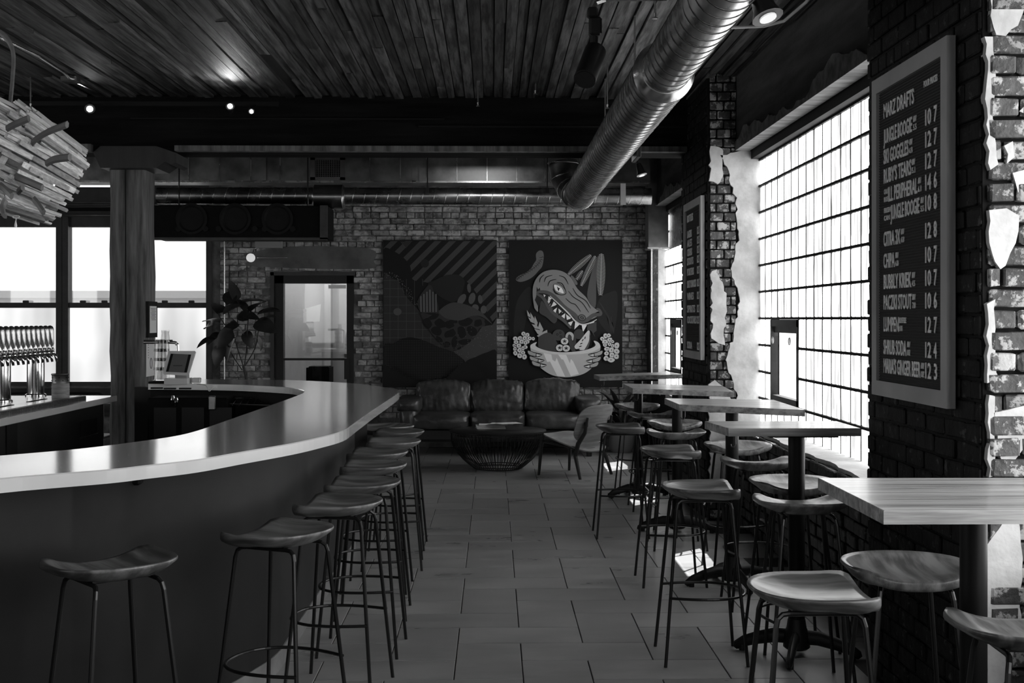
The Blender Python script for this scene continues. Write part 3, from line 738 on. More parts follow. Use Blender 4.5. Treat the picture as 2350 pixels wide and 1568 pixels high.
# menus / papers on it
for i, (px, l, rot, th) in enumerate(((1128, 'stack of folded menus on the round coffee table, lowest', .05, .034), (1150, 'loose sheets lying across the folded menus on the coffee table', -.25, .006), (1168, 'single white sheet sliding off the papers on the coffee table', .45, .004))):
    v = wz(px, 984+i, .405); b = MB()
    for k in range(4 if i == 0 else 2): b.cbox((v.x+R.uniform(-.02, .02), v.y+.05, .409+(.047 if i else 0)+(.010 if i == 2 else 0)+k*th/3), (.30-.03*i, .19, th/4.2), 0, Matrix.Rotation(rot+R.uniform(-.08, .08), 3, 'Z'))
    tag(b.build('paper_stack' if i < 2 else 'paper_sheet', 'paper'), l, 'papers')
# ------------------------------------------------------------------ sofa
def cushion(c, d, seed=0, wr=.02, bulge=.3, n=20, e=7.0, fold=0):
    vs = []; fs = []; m = n
    def pt(u, v, w):
        l = (abs(u)**e+abs(v)**e+abs(w)**e)**(1/e); u, v, w = u/l, v/l, w/l
        bu = 1+bulge*.25*(1-u*u)*(1-w*w) if True else 1
        p = Vector((u*d[0]/2, v*d[1]/2*(1+bulge*.3*(1-min(1, u*u))*(1-min(1, w*w))), w*d[2]/2*(1+bulge*.3*(1-min(1, u*u))*(1-min(1, v*v)))))
        q = p*9+Vector((seed*7.1, 0, 0)); nz = noise.noise(Vector((q.x*1.2, q.y*.8, q.z*.45)))
        r2 = 1-abs(noise.noise(Vector((q.x*2.2+5, q.y, q.z*.7))))*2
        w_ = wr*(nz*.6+max(0, r2-.55)*.9)
        if fold: # creases running up and down from the seams
            a = noise.noise(Vector((p.x*16+seed*3.3, 0, p.z*3+seed))); e1 = min(1, abs(w)*1.3+.25)*min(1, abs(u)*.9+.45)
            w_ += fold*e1*(max(0, 1-abs(a)*5)-.35)
        return p+p.normalized()*w_
    b = MB()
    for ax in range(3):
        for sg in (-1, 1):
            o = len(vs)
            for i in range(m+1):
                for j in range(m+1):
                    a, c_ = -1+2*i/m, -1+2*j/m; t = [0, 0, 0]; t[ax] = sg; t[(ax+1) % 3] = a; t[(ax+2) % 3] = c_; vs.append(pt(*t)+Vector(c))
            for i in range(m):
                for j in range(m):
                    f = (o+i*(m+1)+j, o+(i+1)*(m+1)+j, o+(i+1)*(m+1)+j+1, o+i*(m+1)+j+1); fs.append(f if sg > 0 else f[::-1])
    return b.add(vs, fs)
YF = 13.95; YSB = 14.85
sx0, sx1 = wy(928, 0, YF).x, wy(1362, 0, YF).x
so_ = thing('sofa', 'three seat dark leather sofa with creased cushions under the paintings', 'sofa', ((sx0+sx1)/2, 14.4, 0))
def Xs(px, Y=YF+.2): return wy(px, 0, Y).x
MB().cbox(((sx0+sx1)/2, 14.42, .25), (sx1-sx0-.1, .80, .16), .03).build('base_frame', 'leather_dark', so_)
cushion(((sx0+sx1)/2, YSB-.1, .48), (sx1-sx0-.1, .22, .52), 3, .008).build('back_frame', 'leather_dark', so_, smooth=True)
for i, (a, c) in enumerate(((940, 1079), (1079, 1206), (1206, 1332))):
    a, c = Xs(a), Xs(c)
    cushion(((a+c)/2, 14.27, .40), (c-a, .66, .175), i+1, .010, fold=.012).build('seat_cushion', 'leather', so_, smooth=True)
for i, (a, c) in enumerate(((954, 1080), (1080, 1203), (1203, 1329))):
    a, c = Xs(a, 14.6), Xs(c, 14.6); b = cushion((0, 0, 0), (c-a, .27, .37), i+11, .012, bulge=.65, n=30, fold=.015)
    rm = Matrix.Rotation(-.16, 3, 'X'); b.v = [tuple(rm @ Vector(v)+Vector(((a+c)/2, 14.62, .63+(.012 if i == 2 else 0)))) for v in b.v]
    b.build('back_cushion', 'leather', so_, smooth=True)
for sx, xx in ((-1, sx0+.04), (1, sx1-.04)):
    cushion((xx, 14.42, .40), (.22, .88, .40), 21+sx, .01).build('armrest', 'leather', so_, smooth=True)
    b = cushion((xx, 14.40, .585), (.27, .90, .15), 25+sx, .01); b.build('arm_pad', 'leather', so_, smooth=True)
    for yy in (14.06, 14.75): MB().lathe([(.03, 0), (.036, .17)], (xx, yy, 0), 10).build('foot', 'dark_wood', so_)
# ------------------------------------------------------------------ plywood lounge chair
A = wz(1239, 1092, 0).xy; Bp = wz(1326, 1101, 0).xy; Cp = wz(1399, 1089, 0).xy
ctr = (A+Cp)/2; fdir = (A-Bp).normalized(); rzc = math.atan2(fdir.y, fdir.x)
lc = thing('lounge_chair', 'low plywood lounge chair with curved seat and rounded back, seen from behind', 'chair', (ctr.x, ctr.y, 0), rzc)
LO = (0, 0, 0)
def curved(nx, ny, fx, name, mt, th=.011):
    """thin bent panel: fx(u, v) -> point, u, v in [-1, 1]; rounded outline"""
    vs = []; fs = []
    P = {}
    for i in range(nx+1):
        for j in range(ny+1):
            u, v = -1+2*i/nx, -1+2*j/ny
            e = 3.5; l = (abs(u)**e+abs(v)**e)**(1/e); mxx = max(abs(u), abs(v)); k = mxx/l if l > 0 else 1
            P[i, j] = Vector(fx(u*k, v*k))
    def nm(i, j):
        a = P[min(nx, i+1), j]-P[max(0, i-1), j]; c = P[i, min(ny, j+1)]-P[i, max(0, j-1)]; return a.cross(c).normalized()
    for s in (0, 1):
        for i in range(nx+1):
            for j in range(ny+1): vs.append(P[i, j]-nm(i, j)*th*s)
    o = (nx+1)*(ny+1); id_ = lambda i, j, s: s*o+i*(ny+1)+j
    for i in range(nx):
        for j in range(ny): fs += [(id_(i, j, 0), id_(i+1, j, 0), id_(i+1, j+1, 0), id_(i, j+1, 0)), (id_(i, j, 1), id_(i, j+1, 1), id_(i+1, j+1, 1), id_(i+1, j, 1))]
    for i in range(nx): fs += [(id_(i, 0, 1), id_(i+1, 0, 1), id_(i+1, 0, 0), id_(i, 0, 0)), (id_(i, ny, 0), id_(i+1, ny, 0), id_(i+1, ny, 1), id_(i, ny, 1))]
    for j in range(ny): fs += [(id_(0, j, 0), id_(0, j+1, 0), id_(0, j+1, 1), id_(0, j, 1)), (id_(nx, j, 1), id_(nx, j+1, 1), id_(nx, j+1, 0), id_(nx, j, 0))]
    o_ = MB().add(vs, fs).build(name, mt, lc, smooth='auto', off=LO); return o_
# local: +x front. seat rises to the front
curved(12, 12, lambda u, v: (.0+u*.27, v*.27, .345+.065*u-.02*(1-u)*.5+.025*v*v), 'seat', 'ply')
curved(14, 14, lambda u, v: (-.225-.06*u-.07*(1-v*v)+.0, v*.285, .53+u*.185), 'backrest', 'ply')
for sy in (-1, 1):
    MB().tube([(.235, sy*.235, .36), (.262, sy*.25, 0)], [.020, .013], 10).build('leg', 'dark_wood', lc, off=LO)
    MB().tube([(-.262, sy*.262, 0), (-.19, sy*.245, .22), (-.215, sy*.235, .34), (-.275, sy*.205, .45), (-.305, sy*.20, .60)], [.014, .02, .023, .019, .012], 10).build('leg', 'dark_wood', lc, off=LO)
    MB().tube([(.235, sy*.225, .34), (-.18, sy*.235, .30)], .014, 8).build('side_rail', 'dark_wood', lc, off=LO)
    MB().cbox((-.28, sy*.19, .53), (.035, .03, .05), .008).build('rubber_mount', 'black_matt', lc, off=LO)
MB().tube([(-.19, -.24, .27), (-.19, .24, .27)], .015, 8).build('cross_rail', 'dark_wood', lc, off=LO)
# ------------------------------------------------------------------ paintings
def painting(P, label, cat, shapes, bg='c0'):
    x0, z1, x1, z0 = P[0].x, P[0].z, P[1].x, P[1].z
    t = thing('painting', label, 'painting', ((x0+x1)/2, YB-.05, z0), 0, 'large square edged canvases over the sofa')
    MB().box((x0, YB-.06, z0), (x1, YB-.008, z1)).build('canvas', bg, t)
    mats = sorted({s[0] for s in shapes}); b = MB()
    for i, (mt, pts) in enumerate(shapes):
        y = YB-.0605-.00012*(i+1)
        vs = [(px, y, pz_) for px, pz_ in pts]; b.add(vs, [tuple(range(len(vs)))], mats.index(mt))
    b.build('painted_picture', mats, t)
    return t
def clip(pts, x0, x1, y0, y1):
    def cut(P, f, g):
        out = []
        for i in range(len(P)):
            a, c = P[i-1], P[i]; fa, fc = f(a), f(c)
            if fa >= 0: 
                if fc >= 0: out.append(c)
                else: t = fa/(fa-fc); out.append((a[0]+(c[0]-a[0])*t, a[1]+(c[1]-a[1])*t))
            elif fc >= 0: t = fa/(fa-fc); out += [(a[0]+(c[0]-a[0])*t, a[1]+(c[1]-a[1])*t), c]
        return out
    for f in (lambda p: p[0]-x0, lambda p: x1-p[0], lambda p: p[1]-y0, lambda p: y1-p[1]):
        if pts: pts = cut(pts, f, None)
    return pts
class Art:
    def __init__(s, ox, oy, sc, box): s.o = (ox, oy, sc); s.L = []; s.box = box
    def g(s, mt, pts, smooth=True, k=4):
        if smooth: pts = [(v.x, v.y) for v in cat_rom([(a, b_, 0) for a, b_ in pts], k)]
        pts = clip(pts, *s.box)
        if len(pts) < 3: return s
        out = []
        for a, b_ in pts:
            v = wy(s.o[0]+a/s.o[2], s.o[1]+b_/s.o[2], YB-.06); out.append((v.x, v.z))
        ar = sum(out[i-1][0]*out[i][1]-out[i][0]*out[i-1][1] for i in range(len(out)))
        if ar < 0: out = out[::-1]
        s.L.append((mt, out)); return s
    def line(s, mt, pts, w, smooth=True):
        P = [v for v in cat_rom([(a, b_, 0) for a, b_ in pts], 5, False)] if smooth else [Vector((a, b_, 0)) for a, b_ in pts]
        Lf, Rt = [], []
        for i in range(len(P)):
            a, c = P[max(0, i-1)], P[min(len(P)-1, i+1)]; t = (c-a).normalized(); nn = Vector((-t.y, t.x, 0))
            ww = w*(.45+.55*math.sin(PI*min(1, max(0, i/(len(P)-1))))) if smooth else w
            Lf.append((P[i]+nn*ww/2)); Rt.append((P[i]-nn*ww/2))
        return s.g(mt, [(v.x, v.y) for v in Lf+Rt[::-1]], False)
    def circ(s, mt, x, y, r, ry=None, rot=0, n=14, wob=0, seed=0):
        ry = ry or r; q = random.Random(seed); P = []
        for k in range(n):
            t = 2*PI*k/n; f = 1+q.uniform(-wob, wob); a, b_ = r*math.cos(t)*f, ry*math.sin(t)*f
            P.append((x+a*math.cos(rot)-b_*math.sin(rot), y+a*math.sin(rot)+b_*math.cos(rot)))
        return s.g(mt, P, wob > 0, 2)
# --- crocodile head over a fruit bowl (region origin 1160,550 scale 4.611)
A_ = Art(1160, 550, 4.611, (38, 1230, 14, 1556))
A_.g('c1', [(90, 1010), (110, 700), (180, 560), (260, 500), (300, 620), (240, 760), (180, 1000)]).g('c1', [(1180, 560), (1100, 560), (1000, 620), (960, 760), (1010, 900), (1130, 1000), (1180, 800)])
for i in range(7): A_.g('c2', [(990+i*22, 660+i*26), (1060+i*14, 760+i*40), (1120+i*5, 990-i*10), (1090+i*4, 850)])
A_.g('c5', [(330, 140), (360, 116), (392, 124), (405, 165), (400, 230), (385, 290), (350, 330), (300, 385), (240, 425), (165, 448), (118, 436), (112, 410), (150, 378), (215, 350), (270, 305), (300, 255), (325, 215), (322, 170)])
for i in range(15):
    t = i/14; x = 385-t*245+18*math.sin(t*5); y = 185+230*t**.8; dx, dy = (-26-8*t, -10-14*t) if t < .5 else (-6, -34)
    A_.line('c0', [(x+26-20*t, y+8+10*t), (x+8, y-3), (x-6, y+7), (x+dx-2, y+dy+(14 if t < .5 else 6))], 5)
# palm trunk and leaves
A_.g('c4', [(985, 170), (940, 250), (905, 370), (880, 480), (868, 620), (950, 720), (960, 480), (968, 300)])
for (p0, p1, bw_, ww, mt) in (((1015, 150), (1005, 590), 46, 9, 'c7'), ((905, 165), (665, 370), 34, 7, 'c7'), ((950, 175), (800, 490), 32, 7, 'c7'), ((815, 330), (750, 425), 26, 6, 'c7')):
    p0, p1 = Vector((*p0, 0)), Vector((*p1, 0)); t = (p1-p0).normalized(); nn = Vector((-t.y, t.x, 0)); L0 = (p1-p0).length; N = int(L0/15)
    for i in range(N):
        f = i/N; w_ = bw_*math.sin(PI*(.12+.84*f))**.6; c = p0.lerp(p1, f)
        for sg in (-1, 1): e = c+nn*sg*w_+t*14; A_.line(mt, [(c.x, c.y), (e.x, e.y)], ww*.72, False)
    A_.line(mt, [(p0.x, p0.y), (p1.x, p1.y)], 7, False)
# head
A_.g('c3', [(385, 650), (365, 700), (360, 775), (430, 820), (512, 888), (545, 828), (470, 720)])
A_.g('c5', [(690, 380), (715, 390), (745, 430), (762, 470), (740, 478), (700, 420)])
head = [(300, 690), (288, 600), (292, 500), (325, 415), (390, 350), (480, 322), (570, 328), (640, 358), (700, 415), (760, 520), (850, 610), (900, 690), (960, 740), (1000, 760), (985, 800), (930, 835), (860, 860), (790, 862), (700, 800), (600, 720), (500, 600), (400, 545), (355, 560), (335, 620), (345, 760), (310, 730)]
A_.g('c0', [(x+(x-600)*.012, y+(y-600)*.015) for x, y in head]); A_.g('c6', head)
A_.g('c1', [(330, 500), (345, 530), (360, 508), (370, 545), (420, 540), (400, 600), (350, 720), (335, 690), (310, 640), (325, 600)], False)
A_.g('c1', [(340, 575), (450, 570), (560, 660), (700, 800), (720, 940), (660, 920), (520, 800), (430, 700)])
# lips, jaw
A_.line('c4', [(335, 590), (350, 555), (440, 560), (520, 610), (620, 715), (720, 790), (790, 862), (860, 850), (930, 800), (1005, 790), (990, 745), (960, 735)], 46)
A_.line('c9', [(470, 598), (560, 680), (660, 775), (740, 865), (810, 900), (900, 880), (965, 845)], 15)
A_.line('c4', [(335, 580), (400, 620), (470, 730), (540, 800), (620, 860), (690, 940)], 42)
for pts in ([(455, 600), (490, 625), (448, 655)], [(510, 655), (545, 690), (480, 715)], [(560, 730), (608, 770), (565, 785)], [(640, 790), (700, 835), (648, 850)], [(735, 872), (780, 900), (727, 952)], [(805, 905), (860, 905), (818, 982)], [(890, 880), (940, 868), (905, 938)], [(445, 655), (480, 640), (470, 700)], [(500, 750), (545, 720), (530, 775)], [(590, 810), (632, 778), (625, 838)], [(660, 880), (715, 860), (690, 915)], [(400, 580), (425, 590), (410, 610)]):
    A_.g('c10', pts, False)
for pts in ([(490, 630), (460, 690)], [(545, 690), (500, 750)], [(600, 760), (560, 800)], [(700, 830), (655, 880)]): A_.line('c0', pts, 12, False)
A_.g('c0', [(505, 480), (560, 462), (625, 520), (640, 575), (580, 590), (520, 550)]).g('c6', [(510, 476), (560, 468), (620, 520), (634, 570), (580, 582), (525, 545)])
A_.g('c10', [(514, 482), (548, 486), (590, 510), (616, 566), (580, 562), (530, 535)]).g('c0', [(545, 495), (552, 530), (560, 548), (572, 520), (585, 505), (566, 516)], False)
for pts in ([(360, 455), (370, 410), (408, 372)], [(410, 450), (430, 400), (495, 378)], [(447, 495), (470, 440), (538, 422)], [(565, 382), (625, 405), (665, 475)], [(545, 452), (600, 470), (640, 550)], [(712, 515), (760, 590), (850, 650), (900, 730)], [(665, 545), (720, 610), (810, 670), (880, 772)], [(635, 622), (690, 670), (740, 690), (795, 762)], [(500, 520), (530, 570), (590, 588)]):
    A_.line('c0', pts, 9)
A_.circ('c0', 808, 826, 42, 34, .3).circ('c5', 808, 826, 36, 28, .3).circ('c0', 808, 828, 20, 14, .5).circ('c5', 808, 828, 12, 8, .5)
A_.g('c3', [(960, 870), (962, 965), (930, 990), (950, 1035), (900, 960), (860, 970), (865, 900)], False)
# fruit
for pts in ([(225, 745), (262, 800), (270, 830), (235, 810)], [(262, 770), (300, 830), (312, 885), (270, 850)], [(238, 822), (290, 850), (310, 890), (265, 870)], [(310, 808), (340, 880), (330, 925), (300, 880)], [(276, 895), (330, 905), (360, 950), (310, 940)], [(360, 870), (400, 950), (385, 985), (345, 930)], [(305, 945), (370, 960), (410, 1010), (340, 1000)], [(440, 955), (445, 1010), (370, 1045), (330, 1020), (380, 985)]):
    A_.g('c0', [(x*1.0+(x-330)*.06, y+(y-900)*.03) for x, y in pts], False).g('c7', pts, False)
A_.g('c3', [(345, 1050), (380, 1010), (440, 985), (490, 1000), (530, 1060), (560, 1180), (370, 1170)])
A_.circ('c3', 562, 1010, 66, 60)
for x, y in ((547, 1003), (579, 985), (584, 1025)): A_.circ('c0', x, y, 12).circ('c3', x, y, 7)
A_.circ('c8', 678, 1030, 46, 54).circ('c2', 678, 1040, 22, 32).circ('c3', 775, 1000, 56, 54)
A_.g('c9', [(880, 960), (892, 1050), (870, 1120), (820, 1170), (725, 1140), (800, 1050)]).g('c4', [(885, 985), (884, 1060), (860, 1120), (835, 1165), (870, 1150), (895, 1060)])
for x, y, a in ((815, 1065, 1.0), (800, 1100, .5), (790, 1130, .3), (772, 1160, .0), (840, 1040, 1.3)): A_.circ('c0', x, y, 16, 5, -a)
A_.g('c3', [(660, 1020), (680, 1005), (700, 1050), (740, 1180), (700, 1180), (670, 1100)]).g('c3', [(725, 1010), (745, 1020), (742, 1110), (715, 1100)])
for x, y in ((624, 1076), (572, 1145), (641, 1150)):
    A_.circ('c0', x, y, 46, 42).circ('c9', x, y, 40, 36)
    for k in range(5): a = k*1.257-.3; A_.line('c0', [(x, y), (x+20*math.cos(a), y+18*math.sin(a))], 9, False)
# bowl
A_.g('c0', [(255, 1110), (300, 1085), (330, 1080), (330, 1120), (420, 1170), (620, 1190), (830, 1170), (930, 1120), (928, 1070), (975, 1080), (1010, 1120), (1000, 1200), (1030, 1240), (900, 1380), (760, 1450), (600, 1462), (450, 1410), (330, 1320), (270, 1220)])
bowl = [(262, 1130), (280, 1105), (330, 1085), (318, 1125), (400, 1165), (520, 1188), (640, 1192), (780, 1180), (890, 1155), (950, 1120), (932, 1072), (975, 1085), (1000, 1120), (995, 1180), (940, 1320), (860, 1400), (760, 1440), (630, 1456), (500, 1436), (400, 1380), (330, 1310), (280, 1220)]
A_.g('c8', bowl).g('c9', [(262, 1130), (280, 1105), (330, 1085), (318, 1125), (400, 1165), (520, 1188), (640, 1192), (780, 1180), (890, 1155), (950, 1120), (932, 1072), (975, 1085), (1000, 1120), (990, 1150), (890, 1195), (760, 1212), (560, 1215), (400, 1198), (280, 1155)])
A_.g('c10', [(400, 1200), (485, 1215), (495, 1270), (525, 1290), (540, 1250), (560, 1300), (630, 1450), (545, 1440), (470, 1290), (440, 1295)], False).g('c10', [(555, 1215), (640, 1218), (680, 1310), (690, 1262), (715, 1290), (775, 1420), (690, 1445), (610, 1270), (590, 1265)], False)
for sx, bx_, by_ in ((1, 240, 1190), (1, 262, 1250), (1, 285, 1300), (-1, 1020, 1190), (-1, 1000, 1255), (-1, 975, 1310)):
    f = lambda pts: [(bx_+sx*x, by_+y) for x, y in pts]
    A_.g('c0', f([(-8, -22), (60, 0), (150, 25), (100, 52), (20, 40), (-8, 15)])).g('c7', f([(0, -14), (60, 8), (110, 25), (90, 42), (25, 32), (0, 12)])).g('c9', f([(85, 22), (148, 30), (92, 46)]), False).line('c0', f([(85, 12), (80, 50)]), 7, False)
for k, (cx, cy, w_, h_) in enumerate([(190, 997, 24, 22), (230, 1010, 24, 22), (105, 1050, 26, 24), (152, 1043, 22, 24), (202, 1045, 26, 24), (255, 1045, 22, 20), (292, 1049, 16, 18), (112, 1085, 26, 20), (170, 1080, 28, 24), (225, 1080, 30, 24), (92, 1120, 16, 18), (140, 1122, 26, 24), (210, 1092, 22, 22), (208, 1136, 26, 20), (100, 1155, 20, 20), (150, 1170, 26, 28), (185, 1150, 18, 24), (104, 1200, 22, 24), (185, 1196, 24, 20), (150, 1228, 26, 26), (200, 1240, 24, 26),
        (1055, 1020, 24, 26), (1088, 1015, 22, 22), (1020, 1050, 22, 22), (1050, 1080, 32, 26), (1100, 1060, 26, 24), (1130, 1080, 16, 18), (1048, 1115, 22, 18), (1098, 1106, 22, 20), (1172, 1122, 28, 34), (1130, 1125, 18, 20), (1070, 1155, 32, 22), (1118, 1168, 28, 30), (1172, 1182, 30, 28), (1066, 1203, 24, 22), (1122, 1222, 26, 28), (1170, 1235, 26, 26), (1062, 1255, 26, 26), (1112, 1272, 40, 26)]):
    A_.circ('c0', cx, cy, w_+4, h_+4, wob=.12, seed=k, n=8).circ('c9', cx, cy, w_, h_, wob=.12, seed=k, n=8).circ('c2', cx, cy, 5, 7)
painting(P2, 'large painting of a crocodile head over a fruit bowl, right of the pair', 'painting', A_.L)
# --- abstract bird of patterns (region origin 870,540 scale 4.48)
B_ = Art(870, 540, 4.48, (46, 1210, 60, 1558))
for i in range(-6, 16):
    x = 120+i*150; B_.g('c3', [(x, 60), (x+72, 60), (x+72-1180, 60+1180), (x-1180, 60+1180)], False)
B_.g('c1', [(220, 66), (340, 66), (275, 130)], False)
for i in range(6): B_.line('c3', [(222+i*18, 66), (280+i*9, 130-i*10)], 6, False)
B_.circ('c1', 470, 290, 44, 44)
B_.g('c0', [(46, 145), (150, 165), (250, 230), (320, 320), (335, 440), (400, 475), (500, 490), (560, 560), (600, 780), (420, 800), (300, 680), (200, 470), (46, 440)])
B_.g('c2', [(46, 440), (130, 445), (200, 480), (270, 620), (420, 790), (520, 960), (760, 1200), (46, 1240)])
for i in range(7): B_.line('c4', [(112+i*84, 450), (112+i*84, 1200)], 3, False)
for i in range(10): B_.line('c4', [(46, 466+i*84), (min(760, 210+i*60 if i < 3 else 330+(i-3)*70), 466+i*84)], 3, False)
B_.g('c0', [(380, 560), (470, 640), (430, 800), (560, 960), (800, 1160), (1000, 1040), (1160, 915), (1120, 810), (1060, 690), (960, 540), (880, 460), (780, 405), (640, 430), (560, 470)])
rr_ = random.Random(5)
for i in range(70):
    t = rr_.random(); B_.circ('c6', 70+330*t+rr_.uniform(-20, 20), 410+(max(0, t-.3)*440)+rr_.uniform(-30, 30), 3, n=5)
B_.circ('c4', 190, 787, 42, 38)
B_.g('c1', [(500, 500), (560, 470), (640, 430), (740, 405), (830, 415), (880, 470), (865, 560), (830, 640), (755, 688), (640, 640), (560, 570)])
B_.g('c2', [(520, 510), (430, 610), (395, 700), (430, 790), (520, 800), (612, 775), (570, 600)])
for i in range(6): x = 430+i*31; B_.line('c5', [(x, 560+abs(i-3)*22), (x+2, 790)], 13, False)
for x, y, rx_, ry_, ro in ((925, 545, 20, 48, -.1), (850, 660, 34, 64, .6), (955, 650, 34, 60, .25), (1040, 660, 24, 46, -.1), (1075, 765, 32, 42, .1), (990, 745, 36, 34, .6)): B_.circ('c4', x, y, rx_, ry_, ro)
B_.g('c2', [(430, 800), (560, 820), (620, 770), (740, 860), (900, 850), (980, 825), (1090, 870), (1070, 960), (960, 1100), (800, 1180), (660, 1130), (540, 1010), (450, 860)])
for k, (x, y, rx_, ry_, ro) in enumerate([(560, 840, 62, 26, -.4), (500, 905, 42, 56, -.6), (630, 910, 58, 46, .5), (590, 985, 54, 42, .5), (720, 920, 50, 40, .2), (765, 885, 44, 24, 0), (890, 890, 66, 46, -.2), (1020, 905, 44, 36, -.3), (1110, 890, 30, 26, 0), (730, 1010, 60, 40, -.5), (850, 1000, 44, 60, -.3), (955, 985, 60, 46, .5), (1040, 990, 22, 50, .5), (620, 1070, 46, 24, .7), (695, 1125, 38, 30, .1), (775, 1100, 30, 64, .1), (885, 1100, 70, 30, -.05), (850, 1160, 50, 14, -.2)]):
    B_.circ('c0', x, y, rx_, ry_, ro, n=9, wob=.16, seed=k+50)
B_.g('c3', [(620, 775), (740, 695), (860, 705), (960, 740), (1060, 800), (1165, 915), (1060, 840), (960, 830), (840, 875), (720, 865), (650, 830)])
B_.g('c3', [(1210, 850), (1165, 920), (1060, 940), (960, 1080), (820, 1180), (760, 1190), (890, 1310), (1210, 1310)], False)
for i in range(60): B_.circ('c5', 800+rr_.random()*400, 940+rr_.random()*340, 4, n=4)
B_.g('c0', [(1210, 1200), (1110, 1205), (1000, 1250), (880, 1320), (860, 1558), (1210, 1558)])
B_.g('c0', [(46, 1150), (150, 1110), (240, 1062), (350, 1052), (470, 1085), (620, 1150), (760, 1200), (890, 1310), (800, 1400), (650, 1500), (46, 1558)])
for i in range(46):
    for j in range(24):
        x, y = 60+i*18, 1080+j*17
        if ((x-400)/470)**2+((y-1270)/215)**2 < 1: B_.g('c3', [(x, y), (x+7, y), (x+7, y+7), (x, y+7)], False)
B_.g('c0', [(46, 1340), (150, 1370), (300, 1450), (470, 1500), (660, 1490), (900, 1300), (1100, 1558), (46, 1558)])
painting(P1, 'large dark abstract painting with diagonal stripes and a patterned bird, left of the pair', 'painting', B_.L)
# ------------------------------------------------------------------ menu boards
def rotb(): return (PI/2, 0, -PI/2)
TX = []
def text(s, parent, Y, Z, h, X, Yend=None, mt='letter_white', w=None, nm='lettering'):
    c = bpy.data.curves.new(nm, 'FONT'); c.body = s; c.size = 1; c.extrude = .0; c.offset = .018; c.resolution_u = 2; c.materials.append(M[mt])
    o = bpy.data.objects.new(nm, c); C.objects.link(o); o.parent = parent
    r = parent.location; o.location = (X-r.x, Y-r.y, Z-r.z); o.rotation_euler = rotb(); TX.append((o, h, abs(Y-Yend) if Yend is not None else w)); return o
def board(y0, y1, z0, z1, label, rows, fw=.062):
    X = XW-.026; t = thing('menu_board', label, 'menu board', (X, (y0+y1)/2, z0), 0, 'framed felt letter boards on the piers')
    for a, b_, c_, d_ in ((y0, y1, z0, z0+fw), (y0, y1, z1-fw, z1)): MB().prism([(y0, c_ if c_ == z0 else z1), (y1, c_ if c_ == z0 else z1), (y1-fw, z0+fw if c_ == z0 else z1-fw), (y0+fw, z0+fw if c_ == z0 else z1-fw)], X-.022, X+.01, frame=lambda a, z, h: (h, a, z)).build('frame_rail', 'pale_frame', t)
    for s in (0, 1):
        ya, yb = (y0, y0+fw) if s == 0 else (y1, y1-fw)
        MB().prism([(ya, z0), (yb, z0+fw), (yb, z1-fw), (ya, z1)], X-.022, X+.01, frame=lambda a, z, h: (h, a, z)).build('frame_stile', 'pale_frame', t)
    vs = []; n = int((z1-z0-2*fw)/.011); fs = []
    for i in range(n*4+1):
        z = z0+fw+(z1-z0-2*fw)*i/(n*4); x = X-.006-(.004 if i % 4 in (1, 2) else 0); vs += [(x, y0+fw, z), (x, y1-fw, z)]
    for i in range(n*4): fs.append((i*2, i*2+1, i*2+3, i*2+2))
    MB().add(vs, fs).build('felt_panel', 'letter_felt', t)
    return t, X-.0115
yb1, yb0 = wx(2010, 0, XW-.03).y, wx(2184, 0, XW-.03).y
zt_, zb_ = wx(2012, 187, XW-.03).z, wx(2012, 905, XW-.03).z
t1, XT = board(yb0, yb1, zb_, zt_, 'tall framed letter board listing drafts and prices on the near pier', None)
def yt(px): return wx(px, 0, XT).y
def zt(y, px=2030): return wx(px, y, XT).z
rows = [('MARZ DRAFTS', 2028, 2097, 271, None, None, None), ('JUNGLE BOOGIE', 2029, 2094, 330, '5.5', '10', '7'), ('SKI GOGGLES', 2028, 2085, 376, '6.8', '12', '7'),
        ("RUBY'S TEARS", 2028, 2091, 421, '5.1', '12', '7'), ('ILL PERIPHERAL', 2038, 2105, 465, '6.1', '14', '6'), ('JUNGLE BOOGIE', 2045, 2111, 508, '5.5', '10', '8'),
        ('CITRA 3X', 2028, 2066, 565, '6.8', '12', '8'), ('CHIPA', 2028, 2053, 615, '6.8', '10', '7'), ('BUBBLY KRIEK', 2028, 2091, 663, '4.5', '10', '7'),
        ('PACZKI STOUT', 2028, 2092, 710, '7.8', '10', '6'), ('LUMPEN', 2028, 2062, 760, '7.4', '12', '7'), ('SHRUB SODA', 2028, 2080, 812, '8 OZ', '12', '4'), ("MARIA'S GINGER BEER", 2028, 2112, 855, 'OZ', '12', '3')]
for s, a, b_, y, abv, p, q_ in rows:
    z = zt(y); text(s, t1, yt(a), z, .058, XT, yt(b_))
    if abv:
        g = 5 if s not in ("MARIA'S GINGER BEER",) else 2
        text('ABV', t1, yt(b_+2), z+.034, .022, XT, yt(b_+9)); text(abv, t1, yt(b_+2), z+.002, .022, XT, yt(b_+9))
        text(p, t1, yt(2121), z, .058, XT, yt(2134)); text(q_, t1, yt(2143), z, .058, XT, yt(2150))
text('POUR PRICES', t1, yt(2120), zt(247, 2030)-.005, .024, XT, yt(2151))
text('CAN', t1, yt(2029), zt(465)+.034, .02, XT, yt(2037)); text('RICE', t1, yt(2029), zt(465)+.002, .02, XT, yt(2037))
text('FRESH', t1, yt(2029), zt(508)+.034, .02, XT, yt(2044)); text('CAN', t1, yt(2029), zt(508)+.002, .02, XT, yt(2042))
text('COFFEE', t1, yt(2063), zt(760)+.034, .022, XT, yt(2080)); text('IPA', t1, yt(2063), zt(760)+.002, .022, XT, yt(2070))
yc1, yc0 = wx(1573, 0, XW-.03).y, wx(1613, 0, XW-.03).y
t2, XT = board(yc0, yc1, zb_, zt_-.05, 'distant framed letter board with short lists on the far pier', None)
